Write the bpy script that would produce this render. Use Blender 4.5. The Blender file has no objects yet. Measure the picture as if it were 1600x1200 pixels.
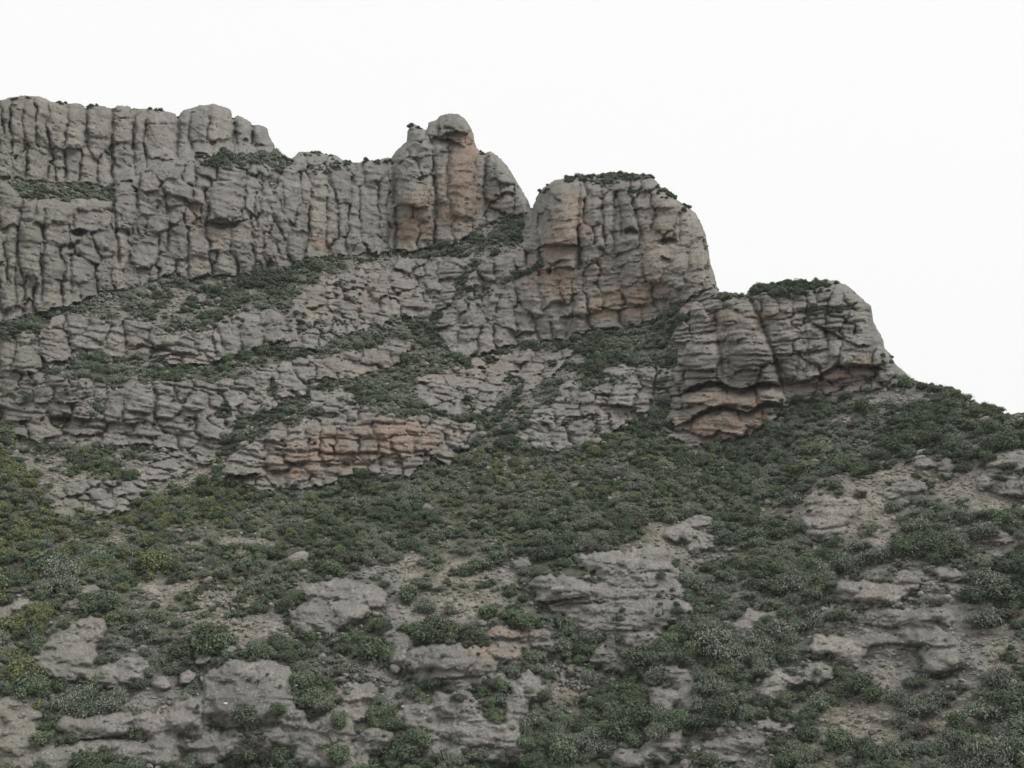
import bpy, math, random
import numpy as np

random.seed(7)
RNG = np.random.default_rng(7)
scene = bpy.context.scene
COL = scene.collection
F32 = np.float32

# ------------------------------------------------------------------ camera
FOC = 1331.0                    # focal length in photo pixels (photo is 1600 x 1200)
PITCH = math.radians(18.0)
CAMZ = 1.7
cd = bpy.data.cameras.new('camera')
cam = bpy.data.objects.new('camera', cd)
COL.objects.link(cam)
cam.location = (0, 0, CAMZ)
cam.rotation_euler = (math.radians(90) + PITCH, 0, 0)
cd.sensor_width = 36.0
cd.lens = 36.0 * FOC / 1600.0
cd.clip_start = 0.5
cd.clip_end = 9000
scene.camera = cam

# ------------------------------------------------------------------ sky, light, exposure
SUN_EL, SUN_AZ = math.radians(48), math.radians(118)     # azimuth clockwise from +Y
w = bpy.data.worlds.new('World')
scene.world = w
w.use_nodes = True
nt = w.node_tree
nt.nodes.clear()
sky = nt.nodes.new('ShaderNodeTexSky')
sky.sky_type = 'NISHITA'
sky.sun_disc = False
sky.sun_elevation = SUN_EL
sky.sun_rotation = SUN_AZ
sky.dust_density = 6.0
b1 = nt.nodes.new('ShaderNodeBackground')
b1.inputs['Strength'].default_value = 0.008
b2 = nt.nodes.new('ShaderNodeBackground')                # the even cloud sheet, brighter overhead
b2.inputs['Strength'].default_value = 1.0
tc = nt.nodes.new('ShaderNodeTexCoord')
sep = nt.nodes.new('ShaderNodeSeparateXYZ')
mr = nt.nodes.new('ShaderNodeMapRange')
mr.inputs['From Min'].default_value = 0.0
mr.inputs['From Max'].default_value = 1.0
mr.inputs['To Min'].default_value = 0.757
mr.inputs['To Max'].default_value = 0.772
cmb = nt.nodes.new('ShaderNodeVectorMath')
cmb.operation = 'SCALE'
cmb.inputs[0].default_value = (1.0, 1.0, 0.985)
add = nt.nodes.new('ShaderNodeAddShader')
wo = nt.nodes.new('ShaderNodeOutputWorld')
L = nt.links.new
L(tc.outputs['Generated'], sep.inputs[0])
L(sep.outputs['Z'], mr.inputs['Value'])
L(mr.outputs['Result'], cmb.inputs['Scale'])
L(cmb.outputs[0], b2.inputs['Color'])
L(sky.outputs[0], b1.inputs['Color'])
L(b1.outputs[0], add.inputs[0])
L(b2.outputs[0], add.inputs[1])
L(add.outputs[0], wo.inputs['Surface'])

sd = bpy.data.lights.new('sun', 'SUN')
sd.energy = 1.5
sd.angle = math.radians(20)
sd.color = (1.0, 0.97, 0.93)
sun = bpy.data.objects.new('sun', sd)
COL.objects.link(sun)
sun.rotation_euler = (math.radians(90) - SUN_EL, 0, -SUN_AZ + math.pi)
sun.location = (0, 0, 300)
vs = scene.view_settings
vs.view_transform = 'Standard'
vs.look = 'None'
vs.gamma = 1.0
vs.exposure = 0.36
vs.use_curve_mapping = False
scene.cycles.max_bounces = 5
scene.cycles.diffuse_bounces = 3
scene.cycles.transmission_bounces = 2
scene.cycles.transparent_max_bounces = 4

# ------------------------------------------------------------------ traced outlines, in photo pixels
SKY = [(-140,156),(-60,150),(0,158),(5,156),(16,152),(36,150),(60,150),(73,154),(77,159),(91,159),(103,160),(105.5,165),(108,161),(118,161),(132,166),(135,173),(138,165),(142,162),
 (165,167),(174,169),(176.5,177),(179,168),(184,164.5),(203,167),(206.5,174),(210,169.5),(236,169.5),(261,174),(274,177),(278,186),(281,177),(286,172),(311,165),(333,163),(346,165),(360,172),
 (364,188),(368,183),(371,181),(385,186),(392,191),(394.5,200),(398,194),(410,196),(418,202),(421,213),(429,226),(430,238),(434.5,247),(455,248),(466,239),(474,237),
 (496,237),(518,242),(529,245),(540,252),(562,254),(570,250),(592,251),(606,246),(613,248),(617,238),(628,228),(635,221),(637,204),
 (642,196),(650,194.5),(658.5,199),(665,203),(668,199),(669.5,191),(678,189),(689,180),(702.5,177),(716,178),(727,186),(735.5,198),(740,210.5),
 (743,231),(755,239),(766,237),(777,243.5),(790.5,257),(804,276.5),(818,301),(826,315),(831,330),(837,309),(844,298),(859,286),
 (883.5,277),(914,275),(941,273),(963,270.6),(982.5,272),(1007,273),(1021,277.5),(1032,291),(1048.5,305),(1065,317),(1076,324),
 (1087,332.5),(1098,354.5),(1105,379),(1108,404),(1114.5,426),(1120,446.6),(1123,456),(1140,457),(1162,461),(1179,452),(1198,445),
 (1220,441),(1242,440),(1261,441),(1283,438),(1302.5,438),(1309,440),(1324.5,446),(1335.5,456),(1349,468),(1360,478),(1363,497),
 (1365,503),(1374,519),(1380,533),(1381,543),(1390.5,552),(1399,568.5),(1412.5,579.5),(1423.5,590.5),(1427.5,594),(1445,598),
 (1465,603),(1482.5,607),(1495,611),(1502,618),(1515,627),(1532,635),(1550,642),(1570,647),(1590,648),(1600,646),(1660,650),(1740,660)]

# region: name, category, label, slope angle, bedding strength, auto block half-size (w, h), polygon
REG = [
 ('cliff_wall','cliff','pale grey cliff wall of upright rounded columns on the skyline at the far upper left',84,.35,(11,24),
  [(-140,100),(440,100),(437,247),(420,240),(400,237),(370,238),(330,240),(300,238),(280,246),(258,250),(225,266),(205,282),(176,290),(120,288),(60,283),(0,274),(-140,272)]),
 ('cliff_wall','cliff','greenish grey cliff wall under the shrub ledge at the left edge, split by long vertical cracks',83,.55,(14,22),
  [(-140,283),(0,283),(20,290),(30,306),(45,314),(80,308),(120,309),(150,312),(175,318),(172,345),(180,380),(200,440),(188,452),(150,462),(100,478),(60,492),(0,500),(-140,505)]),
 ('cliff_wall','cliff','long grey cliff wall of bulging columns left of the orange faced tower, with a small cave',83,.4,(10,18),
  [(176,290),(205,282),(225,266),(258,250),(280,246),(300,238),(330,240),(370,238),(400,237),(420,240),(437,246),(445,100),(611,100),(614,300),(612,395),(560,395),(520,400),(480,406),(440,420),(400,429),(360,433),(330,430),(300,433),(270,430),(230,440),(188,452),(200,440),(180,380),(172,345),(178,318)]),
 ('rock_tower','rock tower','rounded summit tower with a tall bare orange face and a knob on its left shoulder',84,.3,(14,20),
  [(614,100),(832,100),(832,334),(800,338),(775,345),(755,352),(740,364),(720,380),(690,386),(640,393),(612,395)]),
 ('rock_buttress','rock buttress','domed buttress with tan right face and shrubs along its flat top, right of the tower',83,.5,(12,17),
  [(832,100),(1122,100),(1122,452),(1098,452),(1075,464),(1045,480),(1020,500),(985,512),(930,516),(900,528),(850,533),(800,542),(760,550),(735,562),(715,556),(700,540),(682,516),(690,490),(715,462),(735,430),(760,408),(790,394),(815,380),(824,350)]),
 ('rock_buttress','rock buttress','lower right buttress with dark overhanging roofs above bare orange rock',82,.9,(15,12),
  [(1122,100),(1440,100),(1428,596),(1400,603),(1340,612),(1290,628),(1240,626),(1222,640),(1212,656),(1190,668),(1150,684),(1105,698),(1042,686),(1054,664),(1044,640),(1046,592),(1058,562),(1048,530),(1055,500),(1062,478),(1080,464),(1100,454)]),
 ('rock_band','rock band','broken grey rock band between two shrub ledges below the orange faced tower',58,.6,(12,9),
  [(455,470),(480,445),(520,425),(580,412),(660,405),(715,402),(745,395),(720,430),(700,465),(672,485),(640,500),(590,512),(540,528),(490,545),(450,548),(438,520)]),
 ('rock_band','rock band','grey cliff band with a pale broken block and a smooth flat slab at the left',76,.6,(16,13),
  [(62,545),(66,515),(85,498),(110,488),(160,500),(195,496),(232,503),(262,520),(300,516),(330,522),(345,494),(400,484),(436,486),(452,500),(448,530),(410,545),(360,556),(330,566),(280,568),(220,560),(150,556),(110,560),(80,575)]),
 ('rock_band','rock band','long low grey cliff band running from the left edge with a dark hollow below it',77,.7,(17,12),
  [(-140,510),(0,512),(55,512),(62,545),(72,585),(130,588),(175,603),(240,594),(300,598),(360,590),(410,578),(450,566),(492,556),(494,590),(470,622),(430,640),(380,662),(330,688),(280,702),(235,700),(150,695),(60,693),(0,665),(-140,662)]),
 ('rock_band','rock band','short pinkish rock band on the shrub slope in the middle of the mountain',70,.5,(13,9),
  [(494,590),(494,562),(530,552),(560,548),(600,540),(640,536),(655,540),(620,566),(580,580),(530,590)]),
 ('rock_outcrop','outcrop','orange brown outcrop of stacked rounded blocks with dark undercut at its left tip',70,.8,(15,11),
  [(342,752),(360,715),(395,690),(430,668),(455,660),(485,655),(486,612),(540,608),(560,640),(610,650),(650,652),(700,655),(745,660),(740,690),(705,722),(670,712),(640,740),(610,748),(570,742),(520,756),(460,765),(400,768)]),
 ('rock_band','rock band','sloping slabby rock band below the vegetated ledge in the centre of the mountain',52,.8,(16,8),
  [(640,590),(700,574),(760,562),(830,552),(880,545),(905,552),(870,580),(850,598),(810,628),(760,648),(700,652),(660,630)]),
 ('rock_outcrop','outcrop','grey domed outcrop of layered blocks left of the overhanging right buttress',64,.7,(15,10),
  [(812,692),(818,665),(840,640),(866,620),(880,592),(920,576),(980,572),(1040,576),(1052,596),(1040,625),(1010,640),(985,660),(960,672),(940,690),(880,700),(835,700)]),
 ('rock_outcrop','outcrop','flat broken grey outcrop among shrubs at the left, below the long cliff band',60,.8,(16,8),
  [(70,775),(85,758),(130,750),(190,748),(225,752),(232,772),(200,800),(150,812),(100,808),(75,795)]),
 ('rock_band','rock band','thin ribs of grey rock rising to the right through shrubs at the left middle',55,.8,(18,7),
  [(210,750),(225,722),(280,700),(330,690),(345,700),(330,722),(290,740),(250,752)]),
]
NREG = len(REG)

# traced blocks: (zoom origin x, y, scale, [(X, Y, half width, half height)...])
Z1 = (0,120,3.636,[(25,230,28,100),(25,440,40,100),(95,250,38,100),(95,420,40,50),(165,240,36,95),(235,170,34,60),(235,320,34,80),(325,270,46,125),(435,200,55,55),
 (425,330,60,80),(560,240,68,85),(560,400,60,60),(692,200,60,40),(692,310,62,70),(692,405,55,30),(690,465,50,35),(695,540,50,40),(795,280,34,100),(795,412,32,32),
 (795,490,34,50),(910,225,90,45),(915,370,85,90),(885,490,50,30),(1042,320,36,130),(1132,280,52,90),(1135,415,55,42),(1262,255,68,95),(1275,400,60,40),(1382,325,46,95),
 (1498,325,62,62),(1510,420,55,35),(120,490,40,70),(205,490,55,75),(335,440,40,30),(335,500,40,30),(335,552,36,30),(425,480,40,90),(505,510,48,90),(600,510,38,90),
 (960,530,100,55),(850,590,60,50),(1060,560,40,60),(1000,640,80,55),(880,670,60,30),(700,640,60,28),(1290,480,120,30),(1180,530,55,50),(1150,600,45,35),(1290,560,80,40),(1290,690,100,100),
 (1440,620,45,50),(1430,710,38,50),(1500,720,45,50),(1480,540,60,50),(1560,600,40,60),(1570,700,40,60),(700,770,66,100),(840,720,55,60),(990,700,60,40),(1000,790,58,45),(900,830,60,45),(690,950,40,90),(680,1100,50,90),
 (1120,930,60,70),(1250,920,60,80),(1370,950,70,110),(1480,950,40,100),(1570,900,50,90),(830,1000,80,80),(950,1080,60,70),(1130,1090,70,60),(1290,1060,60,60),(1570,1080,40,70),
 (60,670,62,85),(60,800,58,55),(70,880,42,45),(60,980,42,60),(170,760,50,60),(300,760,125,75),(530,720,100,45),(520,810,100,50),(180,890,65,65),(330,900,85,60),(170,1030,68,85),
 (290,1050,60,100),(600,940,55,70),(500,1000,60,60),(455,1110,80,70)])
Z2 = (400,150,3.636,[(20,440,30,60),(70,560,35,90),(20,610,25,80),(130,540,42,100),(215,390,60,60),(195,500,55,80),(200,640,48,80),(145,730,55,70),(345,350,80,36),
 (440,375,60,36),(355,450,48,55),(355,545,50,42),(285,530,36,60),(352,700,50,110),(258,700,40,90),(240,820,48,80),(345,855,52,50),(425,600,28,80),(430,740,36,100),
 (480,510,50,90),(490,700,36,100),(560,600,36,80),(555,770,52,80),(580,480,34,38),(680,430,68,56),(635,560,56,80),(720,540,38,80),(655,715,56,80),(718,700,28,80),
 (650,820,56,50),(768,520,28,90),(768,640,28,60),(755,830,46,70),(130,960,56,56),(80,850,56,80),(470,880,46,60),(600,860,40,36),(60,720,46,80),(110,420,40,46),
 (900,190,42,32),(910,232,50,26),(955,262,40,30),(1005,200,28,56),(1125,160,105,66),(1125,225,65,26),(1212,240,34,50),(845,335,50,56),(930,310,66,46),(870,400,66,50),
 (960,385,56,46),(1045,270,42,50),(1050,400,42,80),(1060,520,38,70),(905,560,102,86),(975,478,50,18),(855,670,56,56),(955,670,56,50),(870,790,66,80),(970,800,50,80),
 (1075,650,52,60),(1070,770,60,86),(1175,400,80,140),(1180,600,80,100),(1180,740,60,60),(1270,420,34,110),(1270,620,38,90),(1385,400,80,86),(1345,530,50,60),
 (1415,530,50,30),(1420,620,70,42),(1510,600,50,60),(1350,690,50,34),(1430,700,50,26),(780,410,30,56),(1000,610,20,90)])
Z3 = (680,250,3.636,[(740,165,108,56),(650,240,56,40),(740,285,95,50),(715,390,112,76),(720,530,96,42),(755,590,60,28),(625,340,36,60),(600,270,36,36),(600,210,28,36),
 (550,360,34,66),(540,470,46,50),(915,170,52,48),(890,265,48,46),(905,330,52,50),(860,430,56,56),(930,430,36,66),(880,540,56,50),(985,230,38,38),(985,340,36,86),
 (985,440,30,56),(1060,125,56,46),(1070,215,60,38),(1132,190,34,26),(1088,340,58,66),(1190,235,56,46),(1190,320,50,50),(1310,220,86,56),(1310,350,70,76),(1225,440,60,36),
 (1090,460,60,56),(1130,645,62,70),(1110,560,60,36),(1240,590,62,96),(1440,380,76,110),(1395,570,56,86),(1490,560,70,86),(1490,665,86,46),(1350,690,76,46),(1165,755,86,46),
 (1300,745,86,46),(1235,125,60,46),(530,760,62,120),(500,900,56,66),(665,730,56,90),(740,700,46,76),(800,690,40,66),(400,790,56,86),(410,900,56,66),(330,760,50,46),
 (310,850,38,46),(230,900,66,46),(200,980,80,42),(180,1050,70,42),(60,900,56,46),(100,990,50,56),(830,820,50,66),(900,790,60,66),(985,700,56,60),(1000,810,60,50),
 (970,900,90,36),(1110,880,80,42),(1215,870,60,46),(1295,830,56,36),(812,940,52,46),(700,950,46,56),(620,960,40,56),(540,1005,42,22),(390,600,60,60),(470,555,46,46),
 (300,620,56,46),(200,660,56,56),(190,490,50,38),(560,560,40,40),(380,1000,50,56),(910,640,46,46),(965,600,50,36)])
Z4 = (1000,420,3.636,[(410,200,62,38),(330,235,56,36),(560,195,76,36),(500,268,60,32),(340,300,70,32),(330,350,80,26),(400,385,80,26),(600,300,56,26),(560,355,66,42),
 (640,405,76,30),(335,500,100,80),(330,620,100,40),(640,500,125,80),(465,560,34,60),(740,590,66,46),(620,610,80,32),(790,330,76,36),(800,275,86,20),(800,400,76,40),
 (815,470,52,50),(850,545,50,56),(905,575,46,50),(990,310,56,46),(1000,400,56,50),(1010,485,66,60),(950,590,60,46),(1100,440,46,90),(1245,480,106,86),(1150,255,66,36),
 (1235,270,80,36),(1305,350,86,56),(1130,165,52,56),(1200,150,56,50),(1270,215,56,42),(1370,510,56,46),(1045,135,46,36),(900,190,46,36),(825,205,46,36),(740,225,56,46),
 (650,230,46,36),(1010,235,50,30),(380,725,150,50),(560,720,90,50),(740,720,76,50),(225,870,76,50),(350,810,90,30),(450,875,166,60),(630,845,86,50),(735,820,56,50),
 (235,950,76,22),(200,720,34,60),(220,620,38,50),(1115,610,86,36),(1235,590,86,30),(1180,650,86,26),(1080,690,60,30),(900,700,86,30),(1420,590,66,46),(1480,620,56,36),
 (1440,690,56,26),(1250,720,50,22),(880,760,70,26)])
Z5 = (0,420,3.636,[(310,430,82,96),(430,320,66,46),(470,425,86,36),(490,515,80,36),(560,360,76,40),(655,410,46,66),(770,318,66,36),(780,390,62,36),(800,458,60,30),
 (930,400,80,40),(1010,460,110,32),(1180,430,56,46),(1300,410,70,86),(1430,400,66,86),(1560,380,60,66),(1380,280,76,36),(1520,270,50,36),(1150,370,56,36),
 (60,650,56,56),(130,500,76,76),(50,480,46,76),(130,700,56,66),(120,810,130,50),(345,640,60,46),(450,640,52,46),(400,730,96,50),(350,795,70,36),(480,790,66,50),
 (570,730,36,86),(650,760,56,86),(800,750,70,66),(770,840,60,36),(855,870,36,36),(930,660,60,56),(950,780,66,66),(1050,700,56,46),(1120,740,66,56),(1160,660,56,40),
 (1280,660,38,46),(1330,720,76,46),(1400,640,56,26),(1100,830,96,26),(1000,890,90,36),(1520,700,66,36),(680,910,70,22),(480,900,96,36),(480,960,90,20),(330,980,90,20)])
Z6 = (300,480,3.636,[(340,775,56,36),(320,845,90,30),(285,925,110,40),(490,715,52,46),(595,715,46,46),(690,700,38,60),(775,735,48,60),(480,785,50,26),(590,770,76,26),
 (590,840,86,40),(475,865,50,36),(500,915,66,26),(700,820,46,56),(765,820,46,46),(850,650,34,24),(960,690,90,40),(1100,680,86,46),(890,790,80,76),(1010,800,80,50),
 (1090,800,60,50),(1200,770,76,56),(1340,770,76,56),(860,870,80,36),(850,925,80,36),(950,900,56,36),(690,910,60,36),(600,960,66,36),(490,980,60,26),(1150,910,56,66),
 (800,975,50,26),(280,1030,50,26),(700,500,38,26),(820,500,60,22),(700,555,46,36),(800,550,60,30),(740,610,40,18),(910,275,50,20),(830,330,86,36),(1020,290,56,46),
 (1090,270,46,46),(1000,350,76,26),(760,370,56,36),(640,380,56,46),(560,420,66,46)])
Z7 = (700,480,3.636,[(780,475,70,46),(800,400,120,32),(980,370,60,28),(540,610,56,42),(690,600,76,42),(790,590,60,32),(1000,505,86,56),(960,580,60,26),(1100,530,56,56),
 (1220,410,56,56),(1130,400,46,56),(750,680,66,36),(760,740,56,46),(890,680,46,28),(960,660,46,46),(440,690,42,56),(510,700,46,56),(440,760,30,28),(570,770,28,24),
 (640,740,46,46),(670,500,25,16),(500,340,56,42),(300,340,76,36),(350,400,96,26),(450,430,96,36),(250,450,76,36),(130,430,66,36),(100,520,56,26)])
TRACED = [Z1,Z2,Z3,Z4,Z5,Z6,Z7]

# free outcrops on the lower slope: (name, category, label, part name, zoom, blocks) - footprint is the union of their blocks
ZA, ZB, ZC = (0,700,2.4),(500,700,2.4),(1000,700,2.4)
OUT = [
 ('rock_outcrop','outcrop','smooth grey whaleback slab with a pale left rim in the lower left centre',ZA,[(1230,535,120,34),(1180,640,95,66),(1310,600,70,66),(1400,560,50,46)]),
 ('rock_outcrop','outcrop','broad layered grey slab with a loaf shaped boulder step at its upper left corner',ZB,[(893,525,108,56),(1110,430,160,40),(1250,470,110,40),(1180,535,200,30),(1110,600,230,32),(1080,665,170,40),(1290,620,90,50),(1180,700,90,50),(1130,712,20,20),(1120,790,110,48),(1110,490,50,18),(1020,560,60,16)]),
 ('rock_outcrop','outcrop','grey dome with arched crack and a tan ledge of broken blocks behind its right end',ZB,[(520,790,160,60),(540,868,170,26),(820,732,62,24),(880,735,30,20),(690,700,90,24),(700,760,60,36),(800,695,60,20)]),
 ('rock_outcrop','outcrop','small pale fractured outcrop left of the grey dome with arched crack',ZB,[(280,715,60,38),(300,780,50,50),(350,800,40,40)]),
 ('rock_outcrop','outcrop','big dark grey bluff with flat face and one white stone in the lower left',ZA,[(960,835,125,46),(890,965,130,86),(1010,930,90,90),(690,1010,86,66),(900,1110,130,60),(800,860,30,30),(760,790,40,26),(700,860,32,30),(1020,1060,60,60),(780,1140,60,60)]),
 ('rock_outcrop','outcrop','two long loaf shaped grey ledges one above the other at the bottom left',ZA,[(390,1035,116,46),(420,1135,150,46),(560,1040,50,40),(620,1140,60,60),(250,1040,42,56),(210,1175,90,40)]),
 ('rock_outcrop','outcrop','half hidden brownish grey slabs with reddish top under shrubs at the far left',ZA,[(290,695,110,50),(270,800,120,76),(330,650,60,24),(170,780,60,60)]),
 ('rock_outcrop','outcrop','rounded pale slabs in the bottom left corner stacked in three layers',ZA,[(80,958,82,30),(80,1008,84,22),(70,1090,90,62),(60,1180,90,36),(-80,1000,90,50),(-80,1110,90,60)]),
 ('rock_outcrop','outcrop','small pointed grey rock rib poking from shrubs at the left',ZA,[(330,545,52,26),(280,585,50,24)]),
 ('boulder','boulder','flat topped pale boulder at the left edge among green shrubs',ZA,[(100,592,62,28)]),
 ('boulder','boulder','rounded boulder cut by the left edge of the view',ZA,[(15,618,48,26)]),
 ('boulder','boulder','small tilted pale slab in front of the boulder at the left edge',ZA,[(90,658,30,14)]),
 ('rock_outcrop','outcrop','knobbly pale rocks right of the dark bush at the left',ZA,[(450,850,90,40),(500,810,60,30),(400,880,46,30),(600,880,40,24)]),
 ('rock_outcrop','outcrop','steep cracked grey outcrop with a tan square block at the bottom centre',ZB,[(360,1015,70,48),(490,955,70,60),(560,1070,120,56),(690,1080,66,50),(740,960,56,76),(800,900,40,60),(380,1090,60,40),(570,990,60,50),(470,1130,90,40),(690,1150,80,40)]),
 ('rock_outcrop','outcrop','upright pale grey rocks with narrow reddish ledges at the bottom left of centre',ZB,[(130,900,80,40),(110,980,80,40),(210,1095,76,50),(60,1060,60,56),(50,1150,60,50),(-20,1080,70,60),(-60,1150,60,60),(-100,1040,50,60),(120,1180,80,40)]),
 ('rock_outcrop','outcrop','pale tan rock face with vertical cracks under a dark shrub row at the right',ZC,[(880,545,116,50),(760,545,52,40),(1000,500,60,40),(1150,475,66,30),(960,640,130,34),(1110,630,70,40),(1060,720,120,40),(1130,790,80,60),(880,720,60,26)]),
 ('rock_outcrop','outcrop','crumbling pale rock steps below the tan rock face at the right',ZC,[(700,740,80,40),(800,770,60,40),(640,840,96,46),(500,900,70,56),(560,860,50,30)]),
 ('rock_outcrop','outcrop','domed pale rock between two dark shrubs in the right centre',ZC,[(440,630,84,40),(400,680,50,30)]),
 ('rock_outcrop','outcrop','pair of smooth leaning grey slabs in the right centre near the bottom',ZC,[(90,930,60,50),(180,930,44,80),(150,845,54,38)]),
 ('rock_outcrop','outcrop','smooth streaked grey slab at the right edge below the ridge shrubs',ZC,[(1350,55,60,56),(1440,60,60,56),(1370,130,110,50),(1480,140,80,60)]),
 ('rock_outcrop','outcrop','pale cracked bedrock patch with small tufts on the right slope',ZC,[(730,225,100,40),(690,300,90,50),(640,260,40,30),(660,190,60,20)]),
 ('rock_outcrop','outcrop','bright pale rock lip on the upper right slope',ZC,[(1010,150,80,26),(1080,60,60,26),(1150,80,36,46),(950,170,40,20)]),
 ('rock_outcrop','outcrop','small pale ledge near the right edge of the middle slope',ZC,[(1340,340,66,30),(1300,300,46,24)]),
 ('rock_outcrop','outcrop','light grey knobbly rocks above the broad layered slab',ZC,[(220,270,60,24),(150,320,60,30),(230,350,60,36),(40,390,70,30)]),
 ('rock_outcrop','outcrop','low pale slab rising through shrubs at the bottom right of centre',ZC,[(500,1040,90,30),(380,1110,110,30),(290,1160,90,24)]),
 ('rock_outcrop','outcrop','grey slab cut by the bottom edge right of centre',ZC,[(110,1090,60,50),(60,1150,70,40),(-30,1170,90,40)]),
 ('boulder','boulder','single white round boulder alone on the middle shrub slope',ZB,[(1093,195,18,10)]),
 ('boulder','boulder','flat grey boulder below the orange outcrop',ZB,[(405,217,24,8)]),
 ('boulder','boulder','squat pale boulder on the mound above the green bush at centre',ZB,[(755,435,42,26)]),
]

# overhang lines (photo px): points left to right; projection above, recess below, reach up, reach down
OVER = [
 ([(1062,618),(1078,606),(1100,598),(1125,597),(1140,604),(1160,608),(1185,598),(1203,598),(1222,604)],8,18,26,9),
 ([(1050,668),(1075,658),(1092,645),(1110,636),(1138,634),(1168,645),(1185,634),(1205,628),(1220,631)],6,12,16,10),
 ([(1228,600),(1260,594),(1285,584),(1303,573),(1330,567),(1355,571),(1385,577)],6,9,18,7),
 ([(345,752),(360,744),(385,742),(405,738)],6,9,12,7),
 ([(420,736),(440,737),(455,733)],3,6,8,5),
 ([(443,720),(460,724),(480,720)],3,6,8,4),
 ([(676,213),(690,216),(706,218),(722,228)],4,8,10,9),
 ([(692,196),(704,198),(718,206)],3,5,7,4),
 ([(328,345),(345,350),(365,347),(388,343)],4,7,12,6),
 ([(110,362),(122,357),(138,361)],3,9,10,9),
 ([(775,306),(790,300),(806,303)],3,6,10,6),
 ([(1262,500),(1300,520),(1340,540),(1365,541)],5,5,10,6),
 ([(973,360),(985,355),(996,362)],3,8,8,8),
 ([(1030,376),(1045,372),(1058,377)],4,7,10,6),
 ([(853,421),(865,420),(885,418),(900,420)],3,6,8,6),
 ([(930,478),(960,484),(985,480),(1010,476)],2,4,6,3),
 ([(876,495),(890,492),(905,494),(915,500)],3,6,8,5),
 ([(718,510),(726,513),(738,509)],3,6,6,4),
 ([(820,519),(828,521),(838,518)],3,6,6,5),
 ([(1034,400),(1046,404)],3,6,6,5),
 ([(76,650),(95,653),(120,653),(140,657)],4,9,12,10),
 ([(230,560),(255,555),(290,552),(310,555)],3,5,8,4),
 ([(832,942),(860,940),(890,937),(915,933)],4,5,8,4),
 ([(118,1157),(150,1153),(185,1151),(208,1149)],4,6,10,5),
 ([(680,1060),(720,1058),(760,1054)],3,4,8,3),
 ([(318,1130),(350,1137),(380,1136)],3,4,8,3),
 ([(860,948),(900,942),(950,940)],2,4,6,3),
 ([(200,545),(230,540),(262,548)],2,4,6,4),
 ([(880,652),(910,650),(935,645)],3,4,6,3),
 ([(950,636),(975,634),(1000,636)],3,4,6,3),
 ([(250,540),(270,550),(300,552)],2,4,8,4),
]
# caves and hollows: x, y, half width, half height, depth in px
CAVES = [(306,326,12,12,16),(121,364,10,6,16),(345,352,28,5,7),(985,361,11,7,10),(1040,378,15,5,8),(728,270,12,5,4),(390,350,6,4,6),(337,572,8,4,7),(230,193,5,7,4),
 (96,660,18,10,10),(860,345,6,4,5),(1335,520,14,6,5),(700,238,14,3,5),(1095,474,20,6,5),(738,228,10,5,4)]
# extra cracks: polyline, width px, depth px
CRACKS = [([(176,171),(175,220),(174,262),(176,290)],2.2,7),([(277,180),(277,215),(276,246)],2.4,9),([(364,180),(366,205),(372,235)],2.0,8),([(394,194),(395,215),(402,238)],2.0,8),
 ([(208,170),(210,200),(208,240)],1.8,6),([(226,170),(227,195),(230,222)],1.8,5),([(135,168),(134,195),(133,220)],1.6,6),
 ([(680,262),(681,300),(681,340),(682,382)],1.8,7),([(757,240),(758,280),(760,320)],1.8,6),([(612,250),(616,300),(618,345),(620,390)],2.2,7),
 ([(907,290),(905,320),(903,350),(903,380),(906,415)],2.2,8),([(940,290),(941,330),(944,370)],2.0,7),([(962,300),(970,330),(972,370)],1.8,7),
 ([(991,320),(997,350),(1005,380)],1.6,5),([(1060,300),(1062,340),(1062,385)],1.4,4),([(897,470),(893,500),(890,520)],1.8,6),
 ([(1170,462),(1188,500),(1200,530),(1210,560),(1222,600)],3.0,14),([(1118,500),(1124,540),(1128,585)],2.2,7),([(1255,500),(1262,540),(1265,570)],1.6,4),
 ([(1290,515),(1292,540)],1.3,3),([(70,330),(68,400),(65,470)],1.8,6),([(30,330),(26,400),(24,480)],1.8,6),([(107,340),(110,400),(112,460)],1.5,5),
 ([(178,320),(182,360),(184,410)],2.2,8),([(290,380),(294,420)],1.4,4),([(240,580),(242,620),(241,670)],1.5,5),([(338,510),(345,530),(350,545)],1.6,5),
 ([(193,500),(195,530),(196,545)],1.5,5),([(105,500),(104,530)],1.5,4),([(425,640),(424,610),(425,590)],1.2,3),
 ([(455,965),(500,925),(540,905),(600,900)],1.5,3),([(848,980),(900,985),(960,988),(1020,982)],1.6,3),([(318,1050),(316,1100),(318,1138)],2,4),([(620,1070),(640,1012),(680,1000),(740,1003),(775,1030)],2,5)]
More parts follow.
